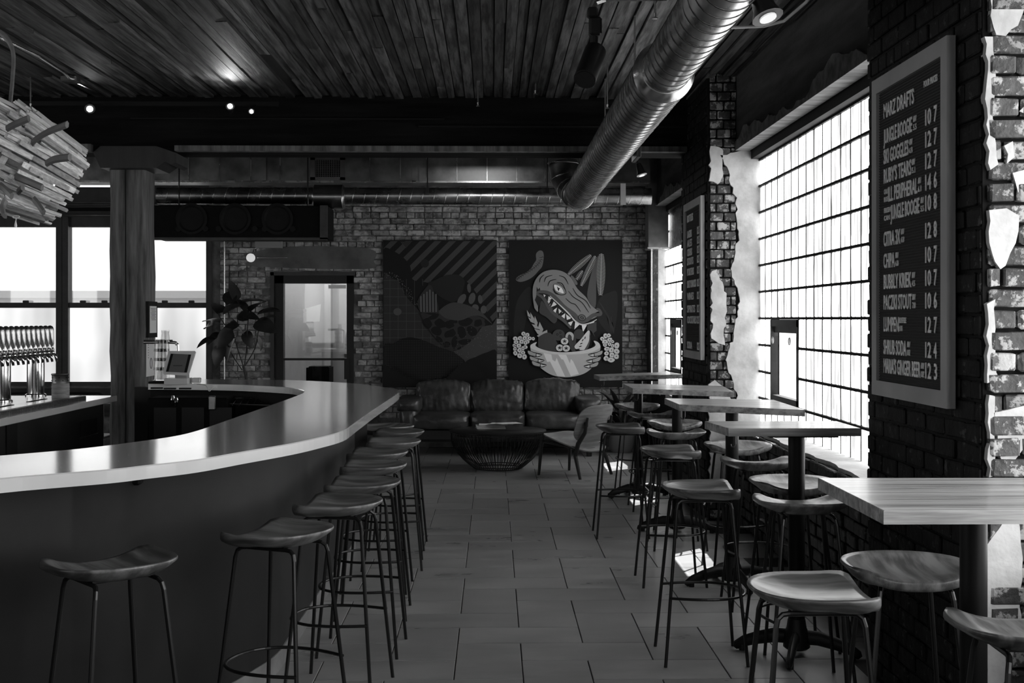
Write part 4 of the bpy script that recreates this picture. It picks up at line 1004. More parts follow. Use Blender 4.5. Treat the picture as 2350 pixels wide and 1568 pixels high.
for i, (y, s, b_) in enumerate([(505, 'BOTTLES', 1590), (541, 'LAGERS', 1587), (562, 'ALES', 1588), (583, 'CIDERS', 1588), (604, 'STOUTS', 1591), (628, 'PORTERS', 1592), (656, 'SALTY SNACKS', 1597), (684, 'WINES', 1592), (713, 'SPIRITS', 1595), (738, 'COCKTAILS', 1598), (796, 'SODA', 1588)]):
    z = zt(y+4, 1582); text(s, t2, yt(1577), z, .058, XT, yt(b_))
    if i: text('12', t2, yt(1599), z, .058, XT, yt(1602.5)); text('7', t2, yt(1604), z, .058, XT, yt(1606))
# ------------------------------------------------------------------ big spiral duct
DX, DZ = .873, 2.816; Yfl = F*1.53/694; Yend = F*1.53/349
du_ = thing('spiral_duct', 'large shiny spiral duct hanging from the ceiling and running away from us', 'duct', (DX, 6, DZ))
def helix(y0, y1, r, pitch, th=.0042):
    n = int((y1-y0)/pitch*28); return MB().tube([(DX+r*math.cos(2*PI*i/28), y0+pitch*i/28, DZ+r*math.sin(2*PI*i/28)) for i in range(n)], th, 4)
MB().lathe([(.122, -1.0), (.122, Yfl)], (DX, 0, DZ), 64, 'y').build('near_section', 'galvanised', du_, smooth='auto')
helix(-.5, Yfl-.05, .122, .124).build('spiral_seam', 'duct_seam', du_, smooth=True)
MB().lathe([(.124, Yfl-.05), (.157, Yfl+.02), (.158, Yfl+.06), (.150, Yfl+.07)], (DX, 0, DZ), 64, 'y').build('reducer_collar', 'galvanised', du_, smooth='auto')
MB().lathe([(.150, Yfl+.05), (.150, Yend)], (DX, 0, DZ), 64, 'y').build('far_section', 'galvanised', du_, smooth='auto')
helix(Yfl+.09, Yend, .150, .118).build('spiral_seam', 'duct_seam', du_, smooth=True)
el = [(DX, Yend-.02, DZ), (DX-.02, Yend+.12, DZ+.02), (DX-.06, Yend+.26, DZ+.09), (DX-.11, Yend+.36, DZ+.20), (DX-.14, Yend+.40, DZ+.36)]
MB().tube(cat_rom(el, 4, False), .152, 40).build('elbow', 'galvanised_dull', du_, smooth=True)
for i in range(5):
    a, b_ = Vector(el[i]), Vector(el[min(4, i+1)]) if i < 4 else Vector(el[4])+Vector((0, 0, .1)); t = (b_-a).normalized(); x = Vector((1, 0, 0)); y = t.cross(x).normalized(); x = y.cross(t)
    MB().tube([a+x*.157*math.cos(k*PI/16)+y*.157*math.sin(k*PI/16) for k in range(32)], .006, 6, closed=True).build('elbow_rib', 'galvanised', du_)
for yy, r in ((4.9, .124), (7.6, .152), (9.6, .152)):
    MB().tube([(DX, yy, DZ+r), (DX, yy, ZC)], .006, 6).build('hanger_rod', 'steel_brushed', du_)
v = wy(1483, 312, 9.0)
tag(MB().cbox((DX+.16, 8.9, DZ-.07), (.03, .34, .09), .004).build('junction_box', 'black_steel'), 'small flat box strapped under the side of the big duct', 'box')
# ------------------------------------------------------------------ ducts along the back
YD = 13.75
def Xd(px, Y=YD): return wy(px, 0, Y).x
def Zd(py, Y=YD): return wy(1175, py, Y).z
bd = tag(MB().box((Xd(150), YD, Zd(418)), (Xd(1492), YD+.4, Zd(360))).build('box_duct', 'galvanised_dull'), 'long rectangular sheet metal duct under the ceiling at the back', 'duct')
for px in (432, 503, 575, 606, 642, 848, 918, 952, 978, 1048, 1117, 1185, 1250, 1330, 1400): MB().box((Xd(px), YD-.012, Zd(418)), (Xd(px)+.008, YD, Zd(360))).build('seam', 'galvanised', bd)
MB().box((Xd(150), YD-.02, Zd(418)-.01), (Xd(1492), YD+.02, Zd(416))).build('lower_flange', 'galvanised', bd)
for px in (607, 950): MB().box((Xd(px)-.02, YD-.02, Zd(418)), (Xd(px)+.02, YD-.005, ZC)).build('strap', 'galvanised_dull', bd)
g = tag(MB().box((Xd(713), YD-.03, Zd(414)), (Xd(724), YD, Zd(363))).box((Xd(781), YD-.03, Zd(414)), (Xd(792), YD, Zd(363))).box((Xd(713), YD-.03, Zd(414)), (Xd(792), YD, Zd(408))).box((Xd(713), YD-.03, Zd(369)), (Xd(792), YD, Zd(363))).build('air_grille', 'steel_brushed'), 'square grille set in the face of the box duct', 'grille')
MB().box((Xd(722), YD-.012, Zd(410)), (Xd(783), YD-.002, Zd(366))).build('grille_back', 'black_matt', g)
for k in range(12): MB().box((Xd(725)+k*.0245, YD-.022, Zd(409)), (Xd(725)+k*.0245+.006, YD-.013, Zd(368))).build('slat', 'galvanised_dull', g)
for k in range(10): MB().box((Xd(724), YD-.024, Zd(408)+k*.0195), (Xd(782), YD-.014, Zd(408)+k*.0195+.004)).build('slat', 'galvanised_dull', g)
YR = 13.5; zr = Zd(450.5, YR); rr = .092
rd = thing('round_duct', 'slim spiral duct running across under the box duct', 'duct', (Xd(900, YR), YR, zr))
MB().lathe([(rr, Xd(362, YR)), (rr, Xd(1494, YR))], (0, YR, zr), 40, 'x').build('pipe', 'galvanised', rd, smooth='auto')
x0_, x1_ = Xd(368, YR), Xd(1490, YR); n = int((x1_-x0_)/.125*20)
MB().tube([(x0_+.125*i/20, YR+(rr+.001)*math.sin(2*PI*i/20), zr+(rr+.001)*math.cos(2*PI*i/20)) for i in range(n)], .004, 4).build('spiral_seam', 'galvanised', rd, smooth=True)
MB().lathe([(.10, Xd(718, YR)), (.13, Xd(722, YR)), (.132, Xd(787, YR)), (.10, Xd(792, YR))], (0, YR, zr-.01), 40, 'x').build('coupling', 'steel_brushed', rd, smooth='auto')
MB().box((Xd(1422, YR), YR-.10, zr-.10), (Xd(1434, YR), YR-.085, zr+.13)).build('strap', 'white_plastic', rd)
MB().lathe([(.12, 0), (.13, .02), (.16, .03), (.10, .06)], (Xd(362, YR)-.02, YR-.05, zr-.17), 20).build('end_boot', 'steel_brushed', rd)
for px in (982, 1255): MB().tube([(Xd(px, YR), YR-.11, ZC-.02), (Xd(px, YR), YR-.11, zr+.02)], .006, 6).box((Xd(px, YR)-.02, YR-.13, zr+.02), (Xd(px, YR)+.02, YR-.09, zr+.08)).build('hanger', 'black_steel', rd)
sd = tag(MB().box((wy(1488, 0, 14.2).x, 14.2, wy(0, 566, 14.2).z), (wy(1534, 0, 14.2).x, 14.5, ZC)).build('square_duct', 'galvanised_dull'), 'upright square duct in the far right corner', 'duct')
MB().box((wy(1486, 0, 14.2).x, 14.19, wy(0, 570, 14.2).z), (wy(1536, 0, 14.2).x, 14.51, wy(0, 566, 14.2).z)).build('lower_rim', 'galvanised', sd)
pa = MB(); y0, y1 = wx(1536, 0, XG-.03).y, PF1+.6
z0, z1 = 2.37, 2.79; pa.add([(XG-.03, y1, z0), (XG-.03, y0, z0), (XG-.03, y0, z1), (XG-.03, y1, z1), (XG-.06, (y0+y1)/2, (z0+z1)/2)], [(0, 1, 4), (1, 2, 4), (2, 3, 4), (3, 0, 4)])
tag(pa.build('blanking_panel', 'galvanised'), 'creased sheet metal panel over the top of the far glass block window', 'panel')
# ------------------------------------------------------------------ speaker cabinet
YK = 13.1
spk = tag(MB().cbox(((wy(350, 0, YK).x+wy(752, 0, YK).x)/2, YK+.25, (wy(0, 471, YK).z+wy(0, 547, YK).z)/2), (wy(752, 0, YK).x-wy(350, 0, YK).x, .5, wy(0, 471, YK).z-wy(0, 547, YK).z), .008).build('speaker_cabinet', 'black_box'), 'wide black cabinet with three round speakers above the windows', 'speaker')
for px in (440, 540, 637): MB().lathe([(.165, 0), (.165, -.02), (.14, -.024), (.12, -.004), (.05, .0), (.0001, -.02)], (wy(px, 0, YK).x, YK, wy(0, 502, YK).z), 32, 'y').build('speaker_cone', 'black_matt', spk, smooth='auto')
for px in (410, 472, 502, 585, 608, 672): MB().lathe([(.03, 0), (.03, -.02), (.0001, -.02)], (wy(px, 0, YK).x, YK, wy(0, 525, YK).z), 16, 'y').build('knob', 'black_matt', spk)
MB().box((wy(735, 0, YK).x, YK-.03, wy(0, 549, YK).z), (wy(752, 0, YK).x, YK, wy(0, 471, YK).z)).box((wy(350, 0, YK).x, YK-.03, wy(0, 549, YK).z-.01), (wy(752, 0, YK).x, YK, wy(0, 545, YK).z)).build('cabinet_edge', 'win_frame', spk)
for px in (400, 700): MB().tube([(wy(px, 0, YK).x, YK+.2, wy(0, 471, YK).z), (wy(px, 0, YK).x, YK+.2, ZC)], .008, 6).build('hanger_rod', 'black_steel', spk)
# emergency light
em = thing('emergency_light', 'small emergency lamp and box on the brick wall above the door', 'light', wy(618, 560, YB-.05))
MB().box((Xb(590), YB-.13, Zb(571)), (Xb(650), YB-.03, Zb(551))).build('battery_box', 'grey_plastic', em)
MB().tube([wy(594, 568, YB-.09), wy(583, 572, YB-.1), wy(580, 582, YB-.12)], .008, 6).build('bracket', 'steel_brushed', em)
MB().lathe([(.03, .03), (.052, 0), (.052, -.03), (.0001, -.035)], wy(576, 592, YB-.14), 20, 'y').build('lamp_head', 'lamp_face', em, smooth='auto')
MB().tube([wy(590, 592, YB-.05), wy(660, 592, YB-.05)], .008, 6).build('conduit', 'steel_brushed', em)
tag(MB().tube([wy(515, 548, YB-.06), wy(515, 1000, YB-.06)], .011, 8).build('wall_pipe', 'steel_brushed'), 'thin bright pipe running down the wall beside the left windows', 'pipe')
# ------------------------------------------------------------------ lamps on tracks
tk = tag(MB().box((wy(0, 0, 10.2).x-.5, 10.18, 3.30), (wy(640, 0, 10.2).x, 10.22, 3.335)).build('lamp_track', 'black_matt'), 'black lamp track under the ceiling in front of the beam', 'track')
def tracklamp(px, py, Y, label, aim, on=True, s=1.0, arm=None, mt='black_steel'):
    p = wy(px, py, Y); aim = Vector(aim).normalized(); t = thing('track_lamp', label, 'lamp', p, 0, 'small spotlights under the ceiling')
    top = Vector(arm) if arm else Vector((p.x, 10.2, 3.31))
    MB().tube([p-aim*.09*s, top], .007, 6).build('stem', mt, t)
    b = MB(); pts = [p-aim*.11*s, p-aim*.08*s, p-aim*.03*s, p]; b.tube(pts, [.02*s, .028*s, .035*s, .048*s], 14).build('lamp_shade', mt, t, smooth='auto')
    MB().tube([p, p+aim*.006], .026*s, 14).build('bulb', 'bulb' if on else 'lamp_face', t)
    return t
tracklamp(206, 250, 10.0, 'lit spotlight left of the timber post, above the hanging sculpture', (.25, -.8, -.55), s=.9)
tracklamp(528, 244, 10.0, 'lit spotlight in front of the beam, left of a closely set pair', (.1, -.8, .35), s=.75)
tracklamp(577, 256, 10.0, 'lit spotlight in front of the beam, right of a closely set pair', (.3, -.7, -.6), s=.55)
tracklamp(1762, 40, 4.6, 'bright spotlight at the top edge right of the big duct', (.25, -.3, -.9), False, 1.25, arm=(1.12, 4.7, ZC))
tracklamp(1473, 402, 9.9, 'unlit spotlight hanging under the beam right of the big duct', (.25, -.2, -.9), False, .9, arm=Vector((wy(1455, 352, 10.6).x, 10.6, 2.975)))
# black cylinder spot
cyl = thing('cylinder_spotlight', 'large black cylinder spotlight hanging left of the big duct', 'lamp', wy(1350, 145, 5.9))
a_, b_ = wy(1366, 118, 5.9), wy(1342, 182, 5.75)
MB().tube([a_, b_], .052, 24).build('lamp_shade', 'black_steel', cyl, smooth='auto')
MB().tube([b_, b_+(b_-a_).normalized()*.004], .044, 20).build('lens', 'black_matt', cyl)
MB().tube([wy(1363, 112, 5.9), wy(1363, 60, 5.9)], .02, 10).cbox(wy(1366, 62, 5.9), (.06, .06, .09), .01).cbox(wy(1360, 30, 5.9), (.05, .05, .05), .008).build('bracket', 'black_steel', cyl)
MB().tube([wy(1362, 22, 5.9), wy(1368, 6, 5.9), wy(1390, -2, 5.9), wy(1530, -4, 5.9)], .012, 8).build('conduit', 'steel_brushed', cyl)
# lights given by lamps
def spot(loc, tgt, e, size=1.0, blend=.8, r=.03, nm='spot'):
    l = bpy.data.lights.new(nm, 'SPOT'); l.energy = e; l.spot_size = size; l.spot_blend = blend; l.shadow_soft_size = r
    o = bpy.data.objects.new(nm, l); C.objects.link(o); o.location = loc; o.rotation_euler = (Vector(tgt)-Vector(loc)).to_track_quat('-Z', 'Y').to_euler(); return o
spot(wy(528, 240, 9.93), wz(470, 150, ZC), 4.5, 1.9, 1, nm='track_spot')
spot(wy(1110, 330, 11.5), wy(1105, 392, YD), 14, .8, 1, nm='duct_spot')
spot(wy(206, 256, 9.8), (-1.6, 5, .8), 25, 1.2, 1, nm='track_spot')
# conduits, sprinklers
tag(MB().tube([wz(-30, 70, ZC-.03), wz(0, 87, ZC-.03), wz(90, 130, ZC-.03), wz(145, 165, ZC-.03), wz(162, 182, ZC-.03), wz(215, 207, ZC-.03), wz(240, 222, ZC-.03)], .010, 8).cbox(wz(162, 182, ZC-.03), (.12, .12, .05), .01).build('ceiling_conduit', 'steel_brushed'), 'thin metal conduit across the ceiling boards at the upper left', 'conduit')
tag(MB().tube([wz(1660, 64, ZC-.02), wz(1755, 60, ZC-.02), wz(1800, 48, ZC-.02), wz(1850, 5, ZC-.02), wz(1900, -60, ZC-.02)], .010, 8).build('ceiling_conduit', 'white_plastic'), 'pale bent conduit on the ceiling to the right of the big duct', 'conduit')
def sprinkler(px, py, Y, lab, l):
    p = wy(px, py, Y); t = thing('sprinkler', lab, 'sprinkler', p)
    MB().tube([p, (p.x, p.y, ZC)], .006, 6).build('drop_rod', 'steel_brushed', t)
    MB().lathe([(.004, -.03), (.016, -.03), (.016, -.026), (.006, -.02), (.008, 0)], p, 12).build('sprinkler_head', 'steel_brushed', t)
sprinkler(1097, 236, 9.9, 'long thin ceiling rod left of the round sprinkler head', 0); sprinkler(1229, 208, 9.8, 'small sprinkler head at the end of the ceiling boards', 0)
sprinkler(1503, 30, 6.5, 'sprinkler hook hanging close to the left of the big duct', 0); sprinkler(1394, 240, 9.0, 'thin drop rod beside the left edge of the big duct', 0)
sprinkler(70, 238, 9.6, 'thin drop rod beside the bent strap of the hanging sculpture', 0)
# ------------------------------------------------------------------ slatted hanging sculpture
YQ = 5.35
e0, e1 = wy(-170, 265, YQ-.22), wy(138, 425, YQ+.12); ax = (e1-e0); Lx = ax.length; ax.normalize()
sx_ = ax.cross(Vector((0, 0, 1))).normalized(); sz_ = sx_.cross(ax).normalized()
hs = thing('hanging_sculpture', 'hanging barrel sculpture of reclaimed wood slats and bent strips', 'sculpture', (e0+e1)/2)
def rad(f): return .152+.055*math.sin(PI*min(1, max(0, f)))
q = random.Random(12); sm_ = []
for k in range(6):
    b = MB().cbox((0, 0, 0), (1, 1, 1), .04); me = bpy.data.meshes.new('slat'); me.from_pydata([(x*(1+.02*math.sin(k+z*3)), y, z) for x, y, z in b.v], [], b.f); me.materials.append(M['slat_wood']); sm_.append(me)
for layer, (cnt, dr_) in enumerate(((62, 0), (64, .014), (42, .028))):
    for i in range(cnt):
        a_ = 2*PI*i/cnt+q.uniform(-.09, .09); f0 = q.uniform(.02, .62); ln = q.uniform(.26, .48)
        if i % 2: f0 = q.uniform(.45, .68)
        f1 = min(1.03+q.uniform(-.05, .03), f0+ln/Lx); r0, r1 = rad(f0)+dr_+q.uniform(0, .012), rad(f1)+dr_+q.uniform(0, .012)
        dv = sx_*math.cos(a_)+sz_*math.sin(a_); p0 = e0+ax*Lx*f0+dv*r0; p1 = e0+ax*Lx*f1+dv*r1; d = (p1-p0)
        X_ = d.normalized(); Y_ = dv.cross(X_).normalized(); Z_ = X_.cross(Y_); m3 = Matrix((X_, Y_, Z_)).transposed()
        o = bpy.data.objects.new('slat', q.choice(sm_)); C.objects.link(o); o.parent = hs; o.location = (p0+p1)/2-hs.location
        o.rotation_euler = m3.to_euler(); o.scale = (d.length, q.uniform(.010, .027), q.uniform(.007, .016))
for f in (.1, .5, .93):
    c_ = e0+ax*Lx*f; r = rad(f)-.012; MB().tube([c_+sx_*r*math.cos(k*PI/18)+sz_*r*math.sin(k*PI/18) for k in range(36)], .016, 6, closed=True).build('hoop', 'slat_wood', hs)
def strip(pts, w=.016, mt='bent_wood', nm='bent_strip'): return MB().tube(cat_rom([Vector(p) for p in pts], 4, False), w, 6, flat=.55).build(nm, mt, hs)
YS = YQ-.16
for pts in ([(-20, 330, 5.2), (0, 308, 5.15), (25, 290, 5.1), (66, 272, 5.05)], [(73, 335, 5.2), (80, 322, 5.16), (110, 303, 5.1), (154, 286, 5.0)], [(107, 375, 5.15), (125, 366, 5.1), (160, 361, 5.0)],
            [(36, 405, 5.15), (60, 415, 5.1), (97, 431, 5.06)], [(0, 425, 5.14), (12, 435, 5.1), (27, 450, 5.04)], [(42, 440, 5.12), (52, 430, 5.07)], [(78, 458, 5.13), (88, 470, 5.1), (100, 488, 5.06)], [(12, 460, 5.12), (6, 478, 5.1), (10, 496, 5.06)], [(-30, 470, 5.1), (-15, 490, 5.06)]):
    strip([wy(x, y, Y) for x, y, Y in pts])
MB().tube(cat_rom([wy(-20, 66, 5.45), wy(2, 76, 5.42), wy(22, 98, 5.4), (wy(31, 130, 5.38)), wy(28, 190, 5.36), wy(24, 245, 5.34), wy(32, 285, 5.3)], 4, False), .013, 8, flat=.4).build('hanging_strap', 'bent_wood', hs)
MB().tube([wy(-20, 66, 5.45), wy(-80, -60, 5.45)], .006, 6).build('cable', 'black_matt', hs)
# pull cord with ring
pc = tag(MB().tube([wy(37+8*math.cos(k*PI/8), 498+3*math.sin(k*PI/8), 5.1) for k in range(16)], .0018, 5, closed=True).tube([wy(37, 500, 5.1), wy(36, 515, 5.1)], .0018, 5).lathe([(.002, .02), (.006, .0), (.004, -.008)], wy(36, 518, 5.1), 10).build('pull_cord', 'white_plastic', ), 'small pull cord dangling under the wooden sculpture', 'cord')
# ------------------------------------------------------------------ back bar
ZB_ = .955
p0, p1 = wz(262, 908, ZB_), wz(144, 935, ZB_)
xb_ = (p0.x+p1.x)/2; yfar = p0.y
bbr = thing('back_bar', 'back bar island with white worktop and dark panelled side', 'counter', (xb_-.5, 8.6, 0))
MB().cbox((xb_-.55, (yfar+4.6)/2, ZB_-.0225), (1.1, yfar-4.6, .045), .003).build('worktop', 'solid_white', bbr)
pan = MB().box((xb_-1.05, 4.7, .0), (xb_-.03, yfar-.25, ZB_-.045)); pan.build('side_panel', 'bar_front', bbr)
o1, o2 = wx(184, 960, xb_-.03), wx(221, 960, xb_-.03)
MB().box((xb_-.034, o1.y, .70), (xb_-.024, o2.y, .81)).build('opening', 'black_matt', bbr)
MB().box((xb_-.034, o1.y, .695), (xb_-.018, o2.y, .70)).build('opening_lip', 'steel_brushed', bbr)
o1 = wx(20, 1000, xb_-.03); MB().box((xb_-.034, o1.y-.05, 0), (xb_-.022, o1.y+.12, ZB_-.05)).build('panel_gap', 'black_matt', bbr)
o1, o2 = wx(160, 1000, xb_-.03), wx(240, 1000, xb_-.03); MB().box((xb_-.034, o1.y, .0), (xb_-.022, o2.y, .58)).build('open_shelf', 'black_matt', bbr)
t1_ = wz(195, 912, ZB_+.015); t0_ = wz(-60, 951, ZB_+.015)
dt = tag(MB().cbox(((t1_.x)-.27, (t1_.y+5.6)/2, ZB_-.004), (.56, t1_.y-5.6, .062), .004).build('drip_tray', 'stone_black'), 'dark speckled slab with drip tray under the beer taps', 'drip tray')
MB().box((t1_.x-.54, 5.62, ZB_+.024), (t1_.x-.02, t1_.y-.02, ZB_+.029)).build('tray_plate', 'steel_brushed', dt)
for k in range(4): MB().box((t1_.x-.16, t1_.y-.75-k*.62, ZB_+.029), (t1_.x-.13, t1_.y-.42-k*.62, ZB_+.032)).build('drain_slot', 'black_matt', dt)
# beer tower
ZS = ZB_+.03
def Yat(px, X): return wx(px, 0, X).y
xt = -3.40
tw = thing('beer_tower', 'long chrome beer tower with a row of carved tap handles', 'beer tower', (xt, Yat(60, xt), ZS))
for px in (82, 3, -85, -185):
    y = Yat(px, xt); MB().lathe([(.075, ZS), (.075, ZS+.012), (.0625, ZS+.02), (.0625, 1.30)], (xt, y, 0), 32).build('tower_column', 'chrome', tw, smooth='auto')
ya, yb_ = Yat(110, xt), Yat(-260, xt)
MB().tube([(xt, ya, 1.30), (xt, yb_, 1.30)], .042, 20).build('manifold', 'chrome', tw, smooth='auto')
hm = MB().lathe([(.010, 0), (.015, .012), (.009, .022), (.010, .04), (.016, .055), (.021, .10), (.024, .135), (.027, .165), (.022, .184), (.008, .193), (.0001, .194)], (0, 0, 0), 12)
me_h = bpy.data.meshes.new('tap_handle'); me_h.from_pydata(hm.v, [], hm.f); me_h.materials.append(M['steel_brushed']); me_h.shade_smooth()
fm = MB().tube([(0, 0, 0), (.05, 0, .0), (.075, 0, -.012), (.085, 0, -.06)], [.012, .012, .012, .009], 10).lathe([(.014, -.012), (.016, .01), (.012, .022)], (.055, 0, 0), 10)
me_f = bpy.data.meshes.new('faucet'); me_f.from_pydata(fm.v, [], fm.f); me_f.materials.append(M['chrome']); me_f.shade_smooth()
k = 0
for i in range(24):
    y = Yat(114, xt+.07)-i*.094
    f = inst('faucet', me_f, tw, (.038, y-tw.location.y, 1.30-ZS)); h_ = inst('tap_handle', me_h, tw, (.093, y-tw.location.y, 1.318-ZS), (0, -.12, 0))
# coasters + tin
v = wz(139, 914, ZS); cs = tag(MB().build('x', 'coaster') if False else MB().lathe([(.0001, 0)]+sum([[(.062+R.uniform(-.002, .002), .0045*j), (.062, .0045*j+.0035), (.060, .0045*j+.004)] for j in range(24)], [])+[(.0001, .108)], (v.x, v.y, ZS), 28).build('coaster_stack', 'coaster'), 'round stack of wooden coasters beside the beer taps', 'coasters')
tin = thing('metal_tin', 'small dark metal tin standing on the coaster stack', 'tin', (v.x, v.y, ZS+.108))
MB().lathe([(.0001, ZS+.109), (.055, ZS+.109), (.057, ZS+.165), (.062, ZS+.172), (.060, ZS+.178), (.053, ZS+.172), (.052, ZS+.12)], (v.x-.004, v.y, 0), 28).build('tin_body', 'galvanised_dull', tin, smooth='auto')
for k in range(14):
    a_ = 2*PI*k/14; MB().lathe([(.004, 0), (.004, .002)], (0, 0, 0), 6, 'y').build('hole', 'black_matt', tin, off=(0, 0, 0)).location = (-.004+.0575*math.cos(a_), .0575*math.sin(a_), .02+.022*(k % 2))
# equipment behind the bar under the tablet
eq = thing('undercounter_fridge', 'black steel cabinet under the till at the inner side of the bar', 'cabinet', (-2.3, 9.2, 0))
ey0, ey1 = 9.0, 9.28
ex0, ex1 = wy(338, 0, ey0).x, wy(522, 0, ey0).x
MB().cbox(((ex0+ex1)/2, (ey0+ey1)/2, .50), (ex1-ex0, ey1-ey0, .98), .01).build('cabinet_body', 'black_box', eq)
for k in range(3): MB().box((ex0+.05+k*.2, ey0-.012, .62), (ex0+.21+k*.2, ey0, .92)).build('door', 'black_steel', eq)
for px, py in ((397, 918), (405, 923)): MB().lathe([(.012, -.03), (.016, 0), (.008, .03)], wy(px, py, ey0-.03), 10).build('lock', 'chrome', eq)
for px, py in ((360, 891), (390, 892), (425, 892)): MB().cbox(wy(px, py, ey0-.02), (.09, .012, .012), .003).build('pull', 'black_steel', eq)
MB().cbox(wy(487, 925, ey0-.03), (.05, .03, .10), .006).build('valve', 'steel_brushed', eq)
# till tablet on swivel stand
ZC1 = ZT
tp = wz(415, 881, ZC1); tb = thing('tablet_till', 'tablet till on a white swivel stand at the end of the bar', 'tablet', (tp.x, tp.y, ZC1))
Yt = tp.y
def W3(px, py, dy=0): return wy(px, py, Yt+dy)
MB().prism([(W3(378, 862).x, W3(0, 883).z), (W3(431, 862).x, W3(0, 883).z), (W3(431, 862).x, W3(0, 869).z), (W3(378, 862).x, W3(0, 869).z)], Yt-.02, Yt+.14, frame=lambda a, z, h: (a, h, z)).build('stand_foot', 'white_plastic', tb)
MB().cbox(W3(418, 868, .06), (.10, .05, .07), .008).build('stand_neck', 'grey_plastic', tb)
c_ = W3(413, 834, .02); rm = Matrix.Rotation(.14, 3, 'Y') @ Matrix.Rotation(.35, 3, 'X')
sh = [(387, 806), (444, 806), (447, 809), (435, 859), (431, 862), (378, 859), (376, 855), (384, 809)]
MB().prism([(W3(x, y).x, W3(x, y).z) for x, y in sh], Yt-.015, Yt+.012, frame=lambda a, z, h: (a, h+(z-1.2)*.30, z)).build('tablet_case', 'white_plastic', tb)
MB().prism([(W3(x, y).x, W3(x, y).z) for x, y in [(391, 812), (438, 814), (431, 855), (383, 853)]], Yt-.018, Yt-.014, frame=lambda a, z, h: (a, h+(z-1.2)*.30, z)).build('tablet_border', 'black_matt', tb)
MB().prism([(W3(x, y).x, W3(x, y).z) for x, y in [(397, 813), (432, 814), (425, 854), (389, 853)]], Yt-.021, Yt-.017, frame=lambda a, z, h: (a, h+(z-1.2)*.30, z)).build('screen', 'screen_grey', tb)
MB().prism([(W3(x, y).x, W3(x, y).z) for x, y in [(399, 838), (420, 838), (420, 840.5), (399, 840.5)]], Yt-.023, Yt-.020, frame=lambda a, z, h: (a, h+(z-1.2)*.30, z)).build('screen_bar', 'ink', tb)
v = wz(450, 880, ZC1); tag(MB().cbox((v.x, v.y+.02, ZC1+.022), (.062, .05, .04), .006).build('card_reader', 'white_plastic'), 'small white card reader beside the tablet till', 'card reader')
tag(MB().tube(cat_rom([wz(452, 882, ZC1+.01), wy(472, 885, ey0), wy(480, 898, ey0-.04), wy(488, 890, ey0-.02), wy(498, 888, ey0)], 5, False), .003, 6).build('cable', 'white_plastic'), 'thin white cable looping off the bar beside the till', 'cable')
# pint glasses upside down in stacks
gm = MB().lathe([(.044, 0), (.0445, .004), (.034, .14), (.030, .146), (.030, .150), (.0001, .150)], (0, 0, 0), 20)
k = 0
for (px, n_) in ((361, 4), (369, 4), (377, 5)):
    for i in range(n_):
        v = wz(px, 878, ZC1); g_ = MB().lathe([(.034, 0), (.035, .004), (.028, .075), (.030, .08), (.030, .095), (.0001, .095)], (v.x, v.y+.03*(px % 2), ZC1+.02+i*.072), 18)
        o = g_.build('pint_glass', 'pint_glass', smooth='auto'); tag(o, ('lowest', 'second lowest', 'third', 'fourth', 'topmost')[i if i < 4 else 4]+' clear glass of the '+['stack touching the timber post', 'middle stack by the timber post', 'tallest stack behind the tablet till'][(361, 369, 377).index(px)], 'glass', 'pint glass stacks')
v = wz(366, 880, ZC1); tag(MB().box((v.x-.07, v.y-.05, ZC1), (v.x+.09, v.y+.09, ZC1+.016)).build('bar_mat', 'black_matt'), 'black mat under the stacked glasses', 'mat')
# chrome rail behind the glasses
Yr = Yt+.3
tag(MB().tube(cat_rom([wy(330, 786, Yr), wy(395, 786, Yr), wy(405, 790, Yr), wy(408, 800, Yr), wy(408, 875, Yr)], 5, False), .012, 10).tube([wy(330, 782, Yr), wy(396, 782, Yr)], .007, 8).build('rail', 'steel_brushed'), 'bent metal rail behind the stacked glasses', 'rail')
# framed licence + paper sheet on the right face of the post
XP = xb+.012
fa, fb = YP+.02, YP+.30
fr_ = thing('licence_frame', 'narrow black framed certificate on the side of the timber post', 'frame', (XP, (fa+fb)/2, 1.45))
za, zb2 = wy(345, 692, YP+.1).z, wy(345, 775, YP+.1).z
MB().box((XP-.012, fa, zb2), (XP+.012, fb, za)).build('frame', 'black_matt', fr_)
MB().box((XP+.011, fa+.035, zb2+.04), (XP+.014, fb-.035, za-.04)).build('certificate', 'paper', fr_)
for k in range(9): MB().box((XP+.0135, fa+.06+.01*(k % 3), za-.06-.012*k), (XP+.0145, fb-.06-.02*(k % 2), za-.064-.012*k)).build('print_line', 'ink', fr_)
za, zb2 = wy(345, 783, YP+.1).z, wy(345, 864, YP+.1).z
ps = tag(MB().box((XP-.01, fa, zb2), (XP-.006, fb-.02, za)).build('paper_sheet', 'paper'), 'white paper sheet pinned to the side of the timber post', 'paper')
for k in range(6): MB().box((XP-.0065, fa+.05, za-.03-.022*k), (XP-.0055, fa+.07, za-.036-.022*k)).build('print_line', 'ink', ps)
MB().tube([(XP-.005, fa+.14+.03*math.cos(t*PI/8), zb2+.11+.045*math.sin(t*PI/8)) for t in range(16)], .003, 4, closed=True).build('print_ring', 'ink', ps)
# wire rack behind the bar
rk = MB(); c0 = wz(580, 915, .98)
for k in range(6): rk.tube([(c0.x-.15+k*.05, c0.y, .93), (c0.x-.15+k*.05, c0.y+.18, .97)], .003, 5)
rk.tube([(c0.x-.17, c0.y, .94), (c0.x+.13, c0.y-.02, .93)], .005, 5).tube([(c0.x-.17, c0.y+.18, .97), (c0.x+.13, c0.y+.18, .97)], .004, 5)
tag(rk.build('wire_rack', ['steel_brushed']), 'small wire rack on the shelf inside the bar', 'rack')
